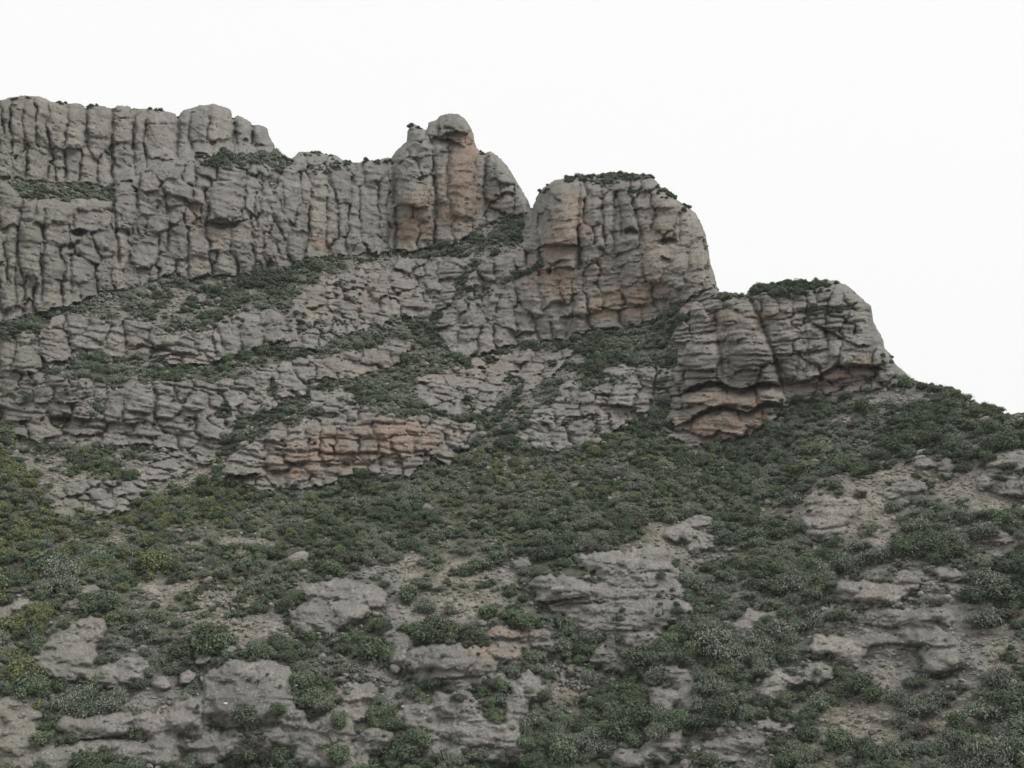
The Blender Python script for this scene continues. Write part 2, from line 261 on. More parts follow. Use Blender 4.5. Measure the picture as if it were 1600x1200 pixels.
# bare orange or tan rock: x, y, rx, ry, strength
ORANGE = [(880,350,34,70,.3),(950,470,50,40,.3),(860,450,40,40,.25),(655,360,30,34,.3),(470,700,60,30,.35),(1030,470,40,14,.4),(345,372,18,16,.4),(500,470,50,24,.2),(320,325,30,30,.15),(975,400,120,110,.28),(700,320,70,80,.22),(1190,540,120,90,.16),(1050,400,60,80,.15),(560,690,120,50,.2),(400,380,160,60,.08),(760,580,120,40,.15),(560,450,100,50,.15),(722,268,26,52,1.0),(735,235,18,16,.9),(720,330,30,34,.55),(655,365,34,26,.5),(660,310,26,22,.35),(770,315,30,26,.35),(498,378,11,14,.7),(345,372,16,16,.55),(306,345,12,16,.5),
 (180,420,10,34,.6),(190,375,6,20,.4),(305,322,8,10,.5),(318,420,8,10,.4),(860,430,40,22,.55),(820,410,22,14,.5),(870,460,14,22,.45),(950,450,36,42,.5),(1010,460,34,24,.5),(1020,385,24,60,.35),(1060,420,45,44,.4),(930,380,10,60,.25),(880,345,30,70,.3),
 (960,490,60,10,.4),(780,490,20,24,.35),(1120,668,70,22,1.3),(1200,640,26,18,.8),(1100,625,40,14,.9),(1160,620,30,16,.6),(1190,660,18,12,.7),(1250,600,60,12,.7),(1330,586,50,12,.7),(1210,495,40,8,.55),(1120,520,12,40,.45),(1135,500,30,18,.35),(1225,590,8,14,.7),
 (1280,610,50,14,.5),(1340,570,30,8,.6),(1235,478,30,8,.3),(600,672,56,22,.6),(560,700,50,30,.5),(520,720,50,24,.55),(440,740,50,16,.7),(640,690,50,24,.7),(520,675,30,20,.4),(720,675,40,14,.5),(560,565,60,18,.7),(540,588,30,8,.6),
 (210,530,14,14,.6),(225,545,30,6,.5),(205,640,10,20,.5),(195,655,6,10,.5),(290,560,40,6,.4),(700,590,50,14,.35),(800,575,50,10,.35),(960,650,30,14,.35),(500,480,30,24,.25),(560,470,60,20,.25),(780,1020,46,14,.75),(795,990,50,10,.7),(640,1130,24,20,.45),
 (360,985,40,16,.5),(150,970,40,8,.7),(245,1100,30,24,.5),(1450,885,30,8,.6),(1380,920,60,26,.35),(560,1110,30,30,.3),(860,820,16,10,.4),(700,880,40,10,.35),(650,870,20,10,.4),(860,425,50,10,.4),(485,380,40,16,.2),(210,200,30,40,.15),(330,210,30,20,.2),(330,225,18,10,.3)]
PALE = [(1040,405,30,30,.6),(1060,360,50,60,.3),(1290,560,50,16,.5),(1330,480,30,50,.4),(212,520,14,12,.8),(345,370,12,14,.7),(180,440,8,16,.6),(318,418,8,10,.6),(660,380,20,10,.6),(830,525,12,8,.8),(200,650,8,14,.7),(280,555,36,6,.6),(120,240,40,50,.25),
 (335,215,20,20,.5),(1380,960,130,80,.45),(1300,790,70,50,.5),(1430,760,70,40,.5),(1180,1040,110,70,.4),(1560,740,50,40,.3),(1060,690,20,8,.7),(655,200,20,10,.2),(500,335,14,30,.4),(700,965,50,30,.4),(640,1010,40,40,.35),(560,1130,60,50,.35),(720,1090,70,50,.3),(540,730,60,10,.3),
 (1130,790,60,40,.35),(1010,860,50,14,.4),(20,940,50,20,.4),(330,730,60,30,.3)]
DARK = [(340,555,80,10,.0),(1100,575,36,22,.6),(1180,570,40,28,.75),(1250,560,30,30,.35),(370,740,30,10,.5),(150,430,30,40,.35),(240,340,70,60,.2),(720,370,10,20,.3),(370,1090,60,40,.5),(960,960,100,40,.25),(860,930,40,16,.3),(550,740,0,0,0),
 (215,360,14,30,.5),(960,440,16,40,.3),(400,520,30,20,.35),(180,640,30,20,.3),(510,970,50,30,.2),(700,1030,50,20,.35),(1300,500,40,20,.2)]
# shrub cover: default density on the slope, patches that differ: x, y, rx, ry, density change
SPARSE = [(1320,790,80,55,-.75),(1440,750,80,35,-.7),(1400,940,120,60,-.75),(1330,1010,150,60,-.6),(1200,1060,140,80,-.5),(1450,1020,90,50,-.5),(1380,1120,110,50,-.5),(1560,760,60,40,-.8),(1560,850,40,30,-.4),(1060,850,70,40,-.65),
 (950,860,50,20,-.5),(700,890,110,26,-.65),(810,860,30,20,-.6),(620,890,60,20,-.5),(480,880,120,12,-.3),(300,900,80,16,-.2),(280,930,120,20,-.35),(150,960,60,16,-.3),(250,1090,50,50,-.6),(200,1010,60,20,-.3),(400,990,80,20,-.5),(700,960,60,30,-.45),(590,1080,60,60,-.4),
 (800,1100,120,60,-.4),(870,1110,60,50,-.4),(720,1010,140,60,-.3),(1080,1170,120,40,-.3),(100,740,60,20,-.5),(60,760,60,30,-.2),(240,730,70,30,-.5),(300,740,60,20,-.4),(700,690,40,20,-.3),(360,460,60,20,-.35),(480,420,60,20,-.1),(600,425,80,14,-.4),
 (1420,615,80,20,-.6),(1330,640,60,10,-.35),(1200,720,60,10,-.15),(1150,690,20,10,0),(860,560,60,10,-.5),(780,355,40,20,-.35),(760,380,30,20,-.35),(1500,1100,80,60,-.25),(60,690,60,10,-.4),(1010,680,40,30,.3),(880,500,100,30,.2),(20,720,50,40,-.2),(290,480,90,18,-.3),(1540,1000,60,60,-.3)]
# ------------------------------------------------------------------ raster
X0, X1, Y0, Y1 = -130, 1730, 140, 1300
W, H = X1 - X0, Y1 - Y0
px, py = np.meshgrid(np.arange(W, dtype=F32) + X0, np.arange(H, dtype=F32) + Y0)
sx, sy = np.array(SKY, dtype=float).T
skyc = np.interp(np.arange(W) + X0, sx, sy)
cp, sp = math.cos(PITCH), math.sin(PITCH)

def rays(x, y):
    a = x - 800.0
    b = 600.0 - y
    d = np.stack([a, FOC * cp - sp * b, FOC * sp + cp * b], -1)
    return (d / np.linalg.norm(d, axis=-1, keepdims=True)).astype(F32)

TAB = RNG.random((64, 64, 64)).astype(F32) * 2 - 1
def vnoise(p):
    i = np.floor(p).astype(np.int32)
    f = (p - i).astype(F32)
    f = f * f * (3 - 2 * f)
    i &= 63
    j = (i + 1) & 63
    a, b, c = i[..., 0], i[..., 1], i[..., 2]
    a1, b1_, c1 = j[..., 0], j[..., 1], j[..., 2]
    fx, fy, fz = f[..., 0], f[..., 1], f[..., 2]
    l = lambda u, v, t: u + (v - u) * t
    return l(l(l(TAB[a, b, c], TAB[a1, b, c], fx), l(TAB[a, b1_, c], TAB[a1, b1_, c], fx), fy),
             l(l(TAB[a, b, c1], TAB[a1, b, c1], fx), l(TAB[a, b1_, c1], TAB[a1, b1_, c1], fx), fy), fz)
def fbm(p, sc, oct=4, gain=.5, off=0.0):
    s = 0
    a = 1.0
    for k in range(oct):
        s = s + a * vnoise(p * F32(sc * 2.03 ** k) + F32(off + 17.3 * k))
        a *= gain
    return s
def pinpoly(poly, x, y):
    ins = np.zeros(x.shape, bool)
    n = len(poly)
    for k in range(n):
        xa, ya = poly[k]
        xb, yb = poly[(k + 1) % n]
        if ya == yb:
            continue
        c = ((ya > y) != (yb > y)) & (x < (xb - xa) * (y - ya) / (yb - ya) + xa)
        ins ^= c
    return ins
def blobs(lst, x, y, soft=True):
    out = np.zeros(x.shape, F32)
    for (cx, cy, rx, ry, s) in lst:
        if rx <= 0 or s == 0:
            continue
        xa, xb = int(max(0, cx - 2.2 * rx - X0)), int(min(W, cx + 2.2 * rx - X0))
        ya, yb = int(max(0, cy - 2.2 * ry - Y0)), int(min(H, cy + 2.2 * ry - Y0))
        if xb <= xa or yb <= ya:
            continue
        q = ((x[ya:yb, xa:xb] - cx) / rx) ** 2 + ((y[ya:yb, xa:xb] - cy) / ry) ** 2
        out[ya:yb, xa:xb] += s * np.exp(-q * q * .55)
    return out
# ragged region edges: warp the lookup with noise on the image plane of directions
R0 = rays(px, py)
wp1 = fbm(R0, 60, 3, .6, 3)
wp2 = fbm(R0, 60, 3, .6, 41)
wf1 = fbm(R0, 260, 2, .6, 7)
wf2 = fbm(R0, 260, 2, .6, 71)
qx = px + 5 * wp1 + 2.0 * wf1
qy = py + 4 * wp2 + 2.0 * wf2
reg = np.full((H, W), -1, np.int32)
wg1 = fbm(R0, 22, 3, .6, 13)
wg2 = fbm(R0, 22, 3, .6, 57)
for k, r in enumerate(REG):
    if k in (6, 8, 9, 10, 11, 12, 13, 14):
        gt = 9 if k == 10 else .9 if k == 8 else .38 if k == 6 else .55
        m = pinpoly(r[6], qx + 9 * wg1 + 4 * wp2, qy + 7 * wg2 + 3 * wp1)
        m &= (.8 * wg2 + .35 * wg1 + .12 * wp1) < gt
    else:
        m = pinpoly(r[6], qx, qy)
    reg[m] = k
land = py >= skyc[None, :]
# cliffs own the skyline where the warp left slivers
for k in (0, 2, 3, 4):
    m = pinpoly(REG[k][6], px, py) & (py < skyc[None, :] + 14)
    reg[m] = k
GAP = pinpoly([(1165,400),(1285,400),(1290,452),(1240,462),(1190,460),(1150,465),(1128,470),(1120,455)], qx, qy) & (reg == 5)
GAP |= pinpoly([(880,255),(1020,255),(1022,280),(985,284),(915,287),(882,281)], qx, qy) & (reg == 4)
GAP |= pinpoly([(300,246),(340,238),(400,240),(432,236),(470,262),(440,272),(400,256),(350,262),(310,262)], qx, qy) & ((reg == 2) | (reg == 0))
GAP |= pinpoly([(470,268),(500,270),(530,262),(560,256),(556,246),(520,236),(470,250)], qx, qy + 4 * wf1) & (reg == 2) & (wp1 > 0)
GAP |= pinpoly([(780,440),(800,425),(850,410),(848,420),(800,438),(760,460),(720,475),(712,466)], qx, qy) & (reg == 4)
# ------------------------------------------------------------------ depth of the mountain: integrate slope angles up the picture
ST = 8
cxs, cys = np.arange(X0, X1, ST), np.arange(Y0, Y1, ST)
ang = np.full((H, W), 41.0, F32)
ang[py < 560] = 45
ang[py > 850] = 38
for (_, _, _, z, lst) in OUT:
    for (a, b, c, d) in lst:
        ang[(((px - z[0] - a / z[2]) / (c / z[2])) ** 2 + ((py - z[1] - b / z[2]) / (d / z[2])) ** 2 < 1.1) & (reg < 0)] = 66
for k, r in enumerate(REG):
    ang[reg == k] = r[3]
ang[GAP] = 50
cm = lambda a: a[:H // ST * ST, :W // ST * ST].reshape(H // ST, ST, W // ST, ST).mean((1, 3))
A = cm(ang)
el = np.arcsin(cm(R0[..., 2]))
landc = cm(land.astype(F32)) > .3
ny, nx = A.shape
de = np.zeros((ny - 1, nx), F32)
de[:] = el[:-1] - el[1:]
am = .5 * (A[:-1] + A[1:])
em = .5 * (el[:-1] + el[1:])
dd = np.maximum(np.radians(am) - em, math.radians(10))
gv = de / np.tan(dd)                                    # u[j-1]-u[j] = gv  (up the picture, farther)
pxc, pyc = cm(px), cm(py)
for poly, jmp in (([(176,290),(225,266),(300,240),(370,240),(434,247)], .05),):
    yy = np.interp(pxc[0], *zip(*poly), left=-99, right=-99)
    for i in range(nx):
        if yy[i] > 0:
            j = int((yy[i] - Y0) / ST)
            gv[j - 1, i] += jmp
wv = np.where(landc[:-1] & landc[1:], 1.0, 0.02)
wh = np.where(landc[:, :-1] & landc[:, 1:], 0.25, 0.02)
gh = np.zeros((ny, nx - 1))
r_bot = np.interp(pxc[-1], [-130, 800, 1730], [122, 112, 98])
ub = np.log(r_bot)
wa = 50.0
def Amul(u):
    o = np.zeros_like(u)
    dv = (u[:-1] - u[1:]) * wv
    o[:-1] += dv
    o[1:] -= dv
    dh = (u[:, 1:] - u[:, :-1]) * wh
    o[:, 1:] += dh
    o[:, :-1] -= dh
    o[-1] += wa * u[-1]
    return o
rhs = np.zeros((ny, nx))
rhs[:-1] += gv * wv
rhs[1:] -= gv * wv
rhs[-1] += wa * ub
u = np.zeros((ny, nx)) + ub[None] + np.concatenate([np.cumsum(gv[::-1], 0)[::-1], np.zeros((1, nx))], 0)
rr = rhs - Amul(u)
p_ = rr.copy()
rs = (rr * rr).sum()
for it in range(700):
    ap = Amul(p_)
    al = rs / (p_ * ap).sum()
    u += al * p_
    rr -= al * ap
    rn = (rr * rr).sum()
    if rn < 1e-9:
        break
    p_ = rr + (rn / rs) * p_
    rs = rn
def up2(c, x, y):                                       # smooth lookup of a coarse field at photo pixels
    fx = np.clip((x - X0) / ST - .5, 0, c.shape[1] - 1.001)
    fy = np.clip((y - Y0) / ST - .5, 0, c.shape[0] - 1.001)
    i, j = fx.astype(int), fy.astype(int)
    a, b = fx - i, fy - j
    return (c[j, i] * (1 - a) + c[j, i + 1] * a) * (1 - b) + (c[j + 1, i] * (1 - a) + c[j + 1, i + 1] * a) * b
def sm(c, n=1):
    for _ in range(n):
        q = np.pad(c, 1, mode='edge')
        c = (q[1:-1, 1:-1] * 4 + (q[:-2, 1:-1] + q[2:, 1:-1] + q[1:-1, :-2] + q[1:-1, 2:]) * 2 + q[:-2, :-2] + q[2:, 2:] + q[:-2, 2:] + q[2:, :-2]) / 16
    return c
u = sm(u, 2)
rbase = np.exp(up2(u, px, py)).astype(F32)
P0 = R0 * rbase[..., None]
mpp = rbase / FOC                                       # metres per photo pixel there

# ------------------------------------------------------------------ relief in pixel units, then scaled to metres
disp = np.zeros((H, W), F32)
# whole buttresses swell forward
for (cx, cy, rx, ry, d) in [(725,290,112,150,26),(975,400,165,190,42),(1225,560,190,170,40),(1092,560,34,44,11),(1180,552,42,42,14),(1150,510,40,26,5),(1335,545,46,34,11),(1320,480,60,40,8),(1240,530,30,60,4),(650,305,34,46,9),(722,196,26,22,8),(655,215,16,22,7),(720,320,34,80,5),(790,290,26,60,8),(878,345,34,60,11),(875,410,34,20,5),(940,360,22,60,6),(985,330,22,50,6),(1040,420,40,50,7),(845,500,40,50,6),(900,470,30,50,5),(335,330,36,40,7),(330,205,40,40,7),(270,290,36,36,6),(70,400,36,70,6),(370,330,160,120,10),(90,400,110,120,14),(340,205,110,60,8),(520,330,110,110,8),
                            (90,560,110,60,8),(560,690,150,80,16),(900,640,120,80,12),(890,345,75,90,12),(1020,360,60,90,10),(893,918,46,30,12),(700,1030,100,45,16),(390,1090,90,75,16),(980,960,170,110,14),(540,950,100,60,12)]:
    q = ((px - cx) / rx) ** 2 + ((py - cy) / ry) ** 2
    disp += d * np.clip(1 - q, 0, 1) ** (.75 if rx > 50 else 1.25) * (1 if rx > 50 else 1.25)
# skyline rolls over backwards
dsk = np.maximum(py - skyc[None, :], 0)
steep = np.abs(np.gradient(skyc)) [None, :]
RR = 26.0
kx = np.ones(9) / 9
t = np.clip(1 - dsk / RR, 0, 1)
disp -= 22 * (1 - np.sqrt(np.maximum(1 - t * t, 0)))
# sideways distance to the skyline too, so that tower flanks turn away
side = np.full((H, W), 99.0, F32)
for s_ in (-1, 1):
    for k in range(1, 27, 2):
        m = np.roll(land, s_ * k, axis=1)
        side = np.where(~m & (side > 98), k, side)
t = np.clip(1 - side / RR, 0, 1)
disp -= 20 * (1 - np.sqrt(np.maximum(1 - t * t, 0)))

# blocks
seeds = []                                              # x, y, hw, hh, thing id
for (ox, oy, s, lst) in TRACED:
    for (a, b, c, d) in lst:
        x, y = ox + a / s, oy + b / s
        iy, ix = int(np.clip(y - Y0, 0, H - 1)), int(np.clip(x - X0, 0, W - 1))
        k = reg[iy, ix]
        if k >= 0:
            seeds.append((x, y, c / s, d / s, k))
occ = np.zeros((H, W), bool)
for (x, y, a, b, k) in seeds:
    ya, yb, xa, xb = int(max(0, y - b * .95 - Y0)), int(y + b * .95 - Y0), int(max(0, x - a * .95 - X0)), int(x + a * .95 - X0)
    occ[ya:yb, xa:xb] = True
rnd = random.Random(11)
for k, r in enumerate(REG):
    ys, xs = np.nonzero((reg == k) & land)
    if len(ys) == 0:
        continue
    x_a, x_b, y_a, y_b = xs.min(), xs.max(), ys.min(), ys.max()
    hw, hh = r[5]
    for _ in range(int((x_b - x_a) * (y_b - y_a) / (hw * hh) * 3)):
        x, y = rnd.uniform(x_a, x_b), rnd.uniform(y_a, y_b)
        if reg[int(y), int(x)] != k or not land[int(y), int(x)]:
            continue
        f = rnd.choice((.7, .9, 1.2, 1.5)) * rnd.uniform(.85, 1.15)
        a, b = hw * f, hh * f * rnd.uniform(.7, 1.2)
        ya, yb, xa, xb = int(max(0, y - b * .8)), int(y + b * .8), int(max(0, x - a * .8)), int(x + a * .8)
        if occ[ya:yb, xa:xb].mean() > .12:
            continue
        occ[ya:yb, xa:xb] = True
        seeds.append((x + X0, y + Y0, a, b, k))
nf = len(seeds)
things = [dict(name=r[0], cat=r[1], label=r[2], bed=r[4]) for r in REG]
for (nm, cat, lab, z, lst) in OUT:
    tid = len(things)
    things.append(dict(name=nm, cat=cat, label=lab, bed=.5))
    for (a, b, c, d) in lst:
        seeds.append((z[0] + a / z[2], z[1] + b / z[2], c / z[2], d / z[2], tid))
thing_of = np.array([s[4] for s in seeds])
F1 = np.full((H, W), 9.0, F32)
F2 = np.full((H, W), 9.0, F32)
cell = np.full((H, W), -1, np.int32)
cell2 = np.full((H, W), -1, np.int32)
G1 = np.full((H, W), 9.0, F32)                          # for free outcrops
G2 = np.full((H, W), 9.0, F32)
gcell = np.full((H, W), -1, np.int32)
gcell2 = np.full((H, W), -1, np.int32)
cell2 = np.full((H, W), -1, np.int32)
low = np.clip((py - 820) / 80, 0, 1)
wx = px + (3.6 + 4 * low) * wp1 + 1.6 * wf2
wy = py + (3.2 + 3 * low) * wp2 + 1.6 * wf1
SN = RNG.random((len(seeds), 6))
bul_h = np.zeros(len(seeds))
MB = np.zeros((H, W), F32)
HB = np.zeros((H, W), F32)
lx = np.zeros((H, W), F32)
ly = np.zeros((H, W), F32)
for n, (x, y, a, b, k) in enumerate(seeds):
    free = n >= nf
    m = 1.9 if free else 3.2
    ya, yb = int(np.clip(y - b * m - 8 - Y0, 0, H)), int(np.clip(y + b * m + 8 - Y0, 0, H))
    xa, xb = int(np.clip(x - a * m - 8 - X0, 0, W)), int(np.clip(x + a * m + 8 - X0, 0, W))
    if yb <= ya or xb <= xa:
        continue
    sl = (slice(ya, yb), slice(xa, xb))
    ddx = (wx[sl] - x) / a
    ddy = (wy[sl] - y) / b
    sk = (SN[n, 0] - .5) * .35
    ddx = ddx + sk * ddy
    e = 2.8 if not free else 2.4
    dm = (np.abs(ddx) ** e + np.abs(ddy) ** e) ** (1 / e)
    if not free:
        dm = np.where(reg[sl] == k, dm, 99)
    A1, A2, C, C2 = (G1, G2, gcell, gcell2) if free else (F1, F2, cell, cell2)
    b_ = dm < A1[sl]
    C2[sl] = np.where(b_, C[sl], np.where(dm < A2[sl], n, C2[sl]))
    A2[sl] = np.where(b_, A1[sl], np.minimum(A2[sl], dm))
    C[sl] = np.where(b_, n, C[sl])
    lx[sl] = np.where(b_, ddx, lx[sl])
    ly[sl] = np.where(b_, ddy, ly[sl])
    A1[sl] = np.where(b_, dm, A1[sl])
    if free:
        e_ = np.exp(-1.6 * np.minimum(dm, 3) ** 2) * np.clip((1.85 - dm) * 3, 0, 1)
        MB[sl] += e_
        HB[sl] += e_ * min(a, b * 1.3)
    bul_h[n] = min(a, b * 1.3) * (.74 if not free else .62)
inreg = (reg >= 0) & (cell >= 0)
edge = 1.18 + .16 * wp1 + .08 * wf2 + .12 * wg1
mthr = .235 - .05 * wp1 - .05 * wg1 - .02 * wf2
inout = (~inreg) & (MB > mthr) & (gcell >= 0)
cellall = np.where(inreg, cell, np.where(inout, gcell, -1))
f1 = np.where(inreg, F1, G1)
f2 = np.where(inreg, F2, np.minimum(G2, 1.9))
okc = cellall >= 0
ca = np.maximum(cellall, 0)
gg = np.clip((f2 - f1) / .85, 0, 1)
hb = bul_h[ca].astype(F32)
hwx = np.array([s[2] for s in seeds], F32)[ca]
hhx = np.array([s[3] for s in seeds], F32)[ca]
pair = np.where(inreg, cell + cell2 * 1.0, gcell + gcell2 * 1.0)
hp = ((np.sin(pair * 12.9898 + 4.1) * 43758.5453) % 1.0).astype(F32)
vert = np.clip((np.abs(lx) - np.abs(ly)) * 1.6 + .5, 0, 1)        # 1 at upright joints, 0 at level ones
tallr = np.isin(reg, (0, 1, 2, 3, 4))
J = vert * (.55 + .45 * hp) + (1 - vert) * np.where(tallr, .85 * hp ** 2.6, hp ** 1.6)
SMO = np.clip(blobs([(722,300,30,85,1),(660,345,30,25,.5),(1055,405,48,40,.9),(1130,672,70,18,.9),(1150,628,50,12,.8),(1060,350,30,30,.3),(400,525,60,20,.8)], px, py), 0, 1)
J = np.where(inreg, J, J * .55) * (1 - .75 * SMO)
J = J * np.clip(.75 + .9 * wp2, .15, 1.2)
dome = 1 - (1 - (1 - (1 - gg) ** 2) ** .62) * np.clip(J * 1.15, 0, 1)
# columns keep their round section whatever the level joints do
gv_ = np.clip(1 - np.abs(lx) ** 2.4, 0, 1) ** .6
dome = np.where(inreg, .5 * dome + .5 * np.minimum(gv_, dome + .5), dome)
rnd_off = (SN[:, 1][ca] - .5).astype(F32)
belly = np.clip(ly, -1.2, 1.2) * np.clip(gg * 1.8, 0, 1)
bl = hb * .95 * dome + hb * np.where(inreg, .24, .22) * belly + (1 - .6 * SMO) * hb * np.where(tallr, .30, np.where(inreg, .42, .2)) * rnd_off + hb * .15 * np.clip(lx, -1, 1) * (SN[:, 2][ca] - .5)
dpx = (f2 - f1) * np.minimum(hwx, hhx)                  # about pixels from the joint
bl -= J * 5.0 * np.exp(-(dpx / 1.15) ** 2) + np.where(inreg, vert * J * np.where(tallr, 5.5, 3.2) * np.exp(-(dpx / 4.0) ** 2), 0)
fade = np.where(inreg, 1, np.clip((edge - f1) * np.clip(2.2 + 2.0 * ly, 1.2, 4), 0, 1) ** .8)
rise = np.where(inreg, 0, 1.4 + .9 * np.clip(ly + .5, 0, 1.3))
hav = HB / np.maximum(MB, .05)
mt = np.clip((MB - mthr) / .62, 0, 1)
mdome = (1 - (1 - mt) ** 2) ** .55
obl = hav * (.62 * mdome + .10 * belly * mt + .12 * rnd_off * mt) + 2.0 * np.clip(mt * 5, 0, 1) - J * 3.6 * np.exp(-(dpx / 1.4) ** 2) * np.clip(mt * 4, 0, 1)
disp += np.where(inreg, bl, np.where(inout, obl, 0))

# secondary fractures: small irregular blocks on all rock, rubble on the slopes
Q1 = np.full((H, W), 9.0, F32)
Q2 = np.full((H, W), 9.0, F32)
QO = np.zeros((H, W), F32)
gapx = np.interp(np.arange(H) + Y0, [140, 500, 800, 1300], [7.5, 8.0, 9.5, 13.0])
yrow = 0.0
r2 = random.Random(5)
wx2, wy2 = px + 2.2 * wf1 + 2.0 * wp2, py + 2.2 * wf2 + 2.0 * wp1
while yrow < H:
    g_ = gapx[int(yrow)]
    xr = 0.0
    while xr < W:
        x, y = xr + r2.uniform(0, g_ * 1.1), yrow + r2.uniform(0, g_ * .9)
        xr += g_
        if y >= H or x >= W or y + Y0 < skyc[int(x)] - 3:
            continue
        asp = r2.uniform(.6, 1.7)
        z_ = r2.uniform(.7, 1.5)
        a_, b_2 = g_ * asp * z_ * .6, g_ / asp * z_ * .6
        m_ = 2.4
        sl = (slice(int(max(0, y - b_2 * m_ - 4)), int(min(H, y + b_2 * m_ + 4))), slice(int(max(0, x - a_ * m_ - 4)), int(min(W, x + a_ * m_ + 4))))
        d_ = np.hypot((wx2[sl] - X0 - x) / a_, (wy2[sl] - Y0 - y) / b_2)
        q1 = Q1[sl]
        b3 = d_ < q1
        Q2[sl] = np.where(b3, q1, np.minimum(Q2[sl], d_))
        QO[sl] = np.where(b3, r2.random(), QO[sl])
        Q1[sl] = np.minimum(q1, d_)
    yrow += g_ * .85
qg = np.clip((Q2 - Q1) / .8, 0, 1)
qstr = np.clip(.25 + .9 * fbm(P0, 1 / 9., 3, .6, 401), 0, 1.1)
second = (1.5 * (1 - (1 - qg) ** 2) ** .6 + 1.3 * QO - 1.6 * np.exp(-((Q2 - Q1) * gapx[:, None] / 1.6) ** 2)) * qstr
disp += second * np.where(okc, (1 - .6 * SMO) * np.where(inreg, 1.0, .8 + .9 * np.clip(wg1 + .2, 0, 1)), 1.3 + 1.3 * low + 1.3 * np.clip((720 - py) / 40, 0, 1))

# overhangs, caves, traced cracks
def seg_dist(pts, x, y):
    best = np.full(x.shape, 1e9, F32)
    sgn = np.zeros(x.shape, F32)
    tt_ = np.zeros(x.shape, F32)
    n = len(pts) - 1
    for i in range(n):
        (xa, ya), (xb, yb) = pts[i], pts[i + 1]
        vx, vy = xb - xa, yb - ya
        t = np.clip(((x - xa) * vx + (y - ya) * vy) / (vx * vx + vy * vy), 0, 1)
        ex, ey = x - xa - t * vx, y - ya - t * vy
        d = np.hypot(ex, ey)
        c = vx * ey - vy * ex
        b = d < best
        best = np.where(b, d, best)
        sgn = np.where(b, np.sign(c), sgn)
        tt_ = np.where(b, (i + t) / n, tt_)
    return best, sgn, tt_
def win(pts, mg):
    xs, ys = zip(*pts)
    return (slice(int(np.clip(min(ys) - mg - Y0, 0, H)), int(np.clip(max(ys) + mg - Y0, 0, H))),
            slice(int(np.clip(min(xs) - mg - X0, 0, W)), int(np.clip(max(xs) + mg - X0, 0, W))))
jx = px + 1.5 * wp2 + 1.2 * wf1
jy = py + 1.5 * wp1 + 1.2 * wf2
for pts, pr, rc, lu, ld in OVER:
    sl = win(pts, max(lu, ld) * 2.5)
    d, s, t = seg_dist(pts, jx[sl], jy[sl])
    env = np.clip(np.minimum(t, 1 - t) * 6 + .25, 0, 1) * np.where((t <= 0) | (t >= 1), np.exp(-(d / 4) ** 2), 1)
    up = 1.3 * pr * np.exp(-d / lu)
    dn = -1.4 * rc * np.exp(-(d / ld) ** 2)
    disp[sl] += env * np.where(s > 0, dn, up)
for (cx, cy, rx, ry, d) in CAVES:
    sl = win([(cx, cy)], max(rx, ry) * 1.6)
    q = ((jx[sl] - cx) / rx) ** 2 + ((jy[sl] - cy) / ry) ** 2
    disp[sl] -= d * np.clip(1 - q, 0, 1) ** .5
for pts, wd, dp in CRACKS:
    sl = win(pts, 12)
    d, s, t = seg_dist(pts, jx[sl], jy[sl])
    disp[sl] -= dp * np.exp(-(d / wd) ** 2) + dp * .6 * np.exp(-(d / (wd * 3.4)) ** 2)

# bedding joints and fractal roughness, in metres, in world space
bed = np.array([th['bed'] for th in things], F32)
tidr = np.where(okc, thing_of[ca], -1)
bs = np.where(okc, bed[np.maximum(tidr, 0)], 0)
nz1 = fbm(P0, 1 / 14., 4, .5, 5)
nz2 = fbm(P0, 1 / 3.2, 4, .55, 9)
Pst = P0 * np.array([1, 1, 3.2], F32)
nz3 = fbm(Pst, 1 / 4.0, 4, .55, 29)
ridge = 1 - np.abs(fbm(P0, 1 / 5.0, 3, .55, 55))
hsh = lambda i: (np.sin(i * 12.9898 + 78.233) * 43758.5453) % 1.0
med = np.zeros((H, W), F32)
for per, am_, off in ((3.4, .75, 0), (1.45, .34, 3.3)):
    s_ = P0[..., 2] + .10 * P0[..., 0] + 1.3 * nz1 + .35 * nz2 + 1.7 * SN[:, 4][ca] + off
    i_ = np.floor(s_ / per)
    fr = s_ / per - i_
    msk = np.clip(.35 + 1.1 * vnoise(P0 / F32(7) + F32(3.1 * off)) + .5 * hsh(i_ * 1.7), 0, 1)
    groove = np.exp(-(np.minimum(fr, 1 - fr) * per / .28) ** 2)
    pil = (1 - (2 * fr - 1) ** 2) ** .5
    med += am_ * ((hsh(i_) - .5) * .9 + .45 * pil - 1.0 * groove * msk)
fn_ = fbm(P0 * np.array([1, 1, 1.7], F32), 1 / 3.6, 3, .5, 501)
fn2 = fbm(P0 * np.array([1.6, 1.6, .8], F32), 1 / 6.0, 3, .5, 551)
fine_crk = (.34 * np.exp(-(fn_ / .06) ** 2) + .42 * np.exp(-(fn2 / .045) ** 2)) * np.clip(.5 + vnoise(P0 / F32(5) + F32(77)), 0, 1) * np.where(inreg, 1, .8)
rock_rough = .75 * nz1 + .42 * nz2 + .40 * nz3 + .35 * np.minimum(ridge - .75, 0)
pock = fbm(P0, 1 / 1.1, 2, .6, 13)
rock_rough -= .30 * np.clip(pock - .8, 0, 1) * 2 * inreg
gnd_rough = 1.1 * nz1 + .32 * nz2 + .30 * np.clip(nz3, 0, 2)
dm_ = np.where(okc, rock_rough * np.where(inreg, 1, .95) + (1 - .6 * SMO) * med * bs * np.where(tallr, .75, np.where(inreg, 1.25, .9)) - fine_crk, gnd_rough + (.45 * nz3 + .25 * nz2) * low)
disp_m = disp * mpp + dm_.astype(F32)

# surface area and cover, per raster pixel
gy_, gx_ = np.gradient(rbase)
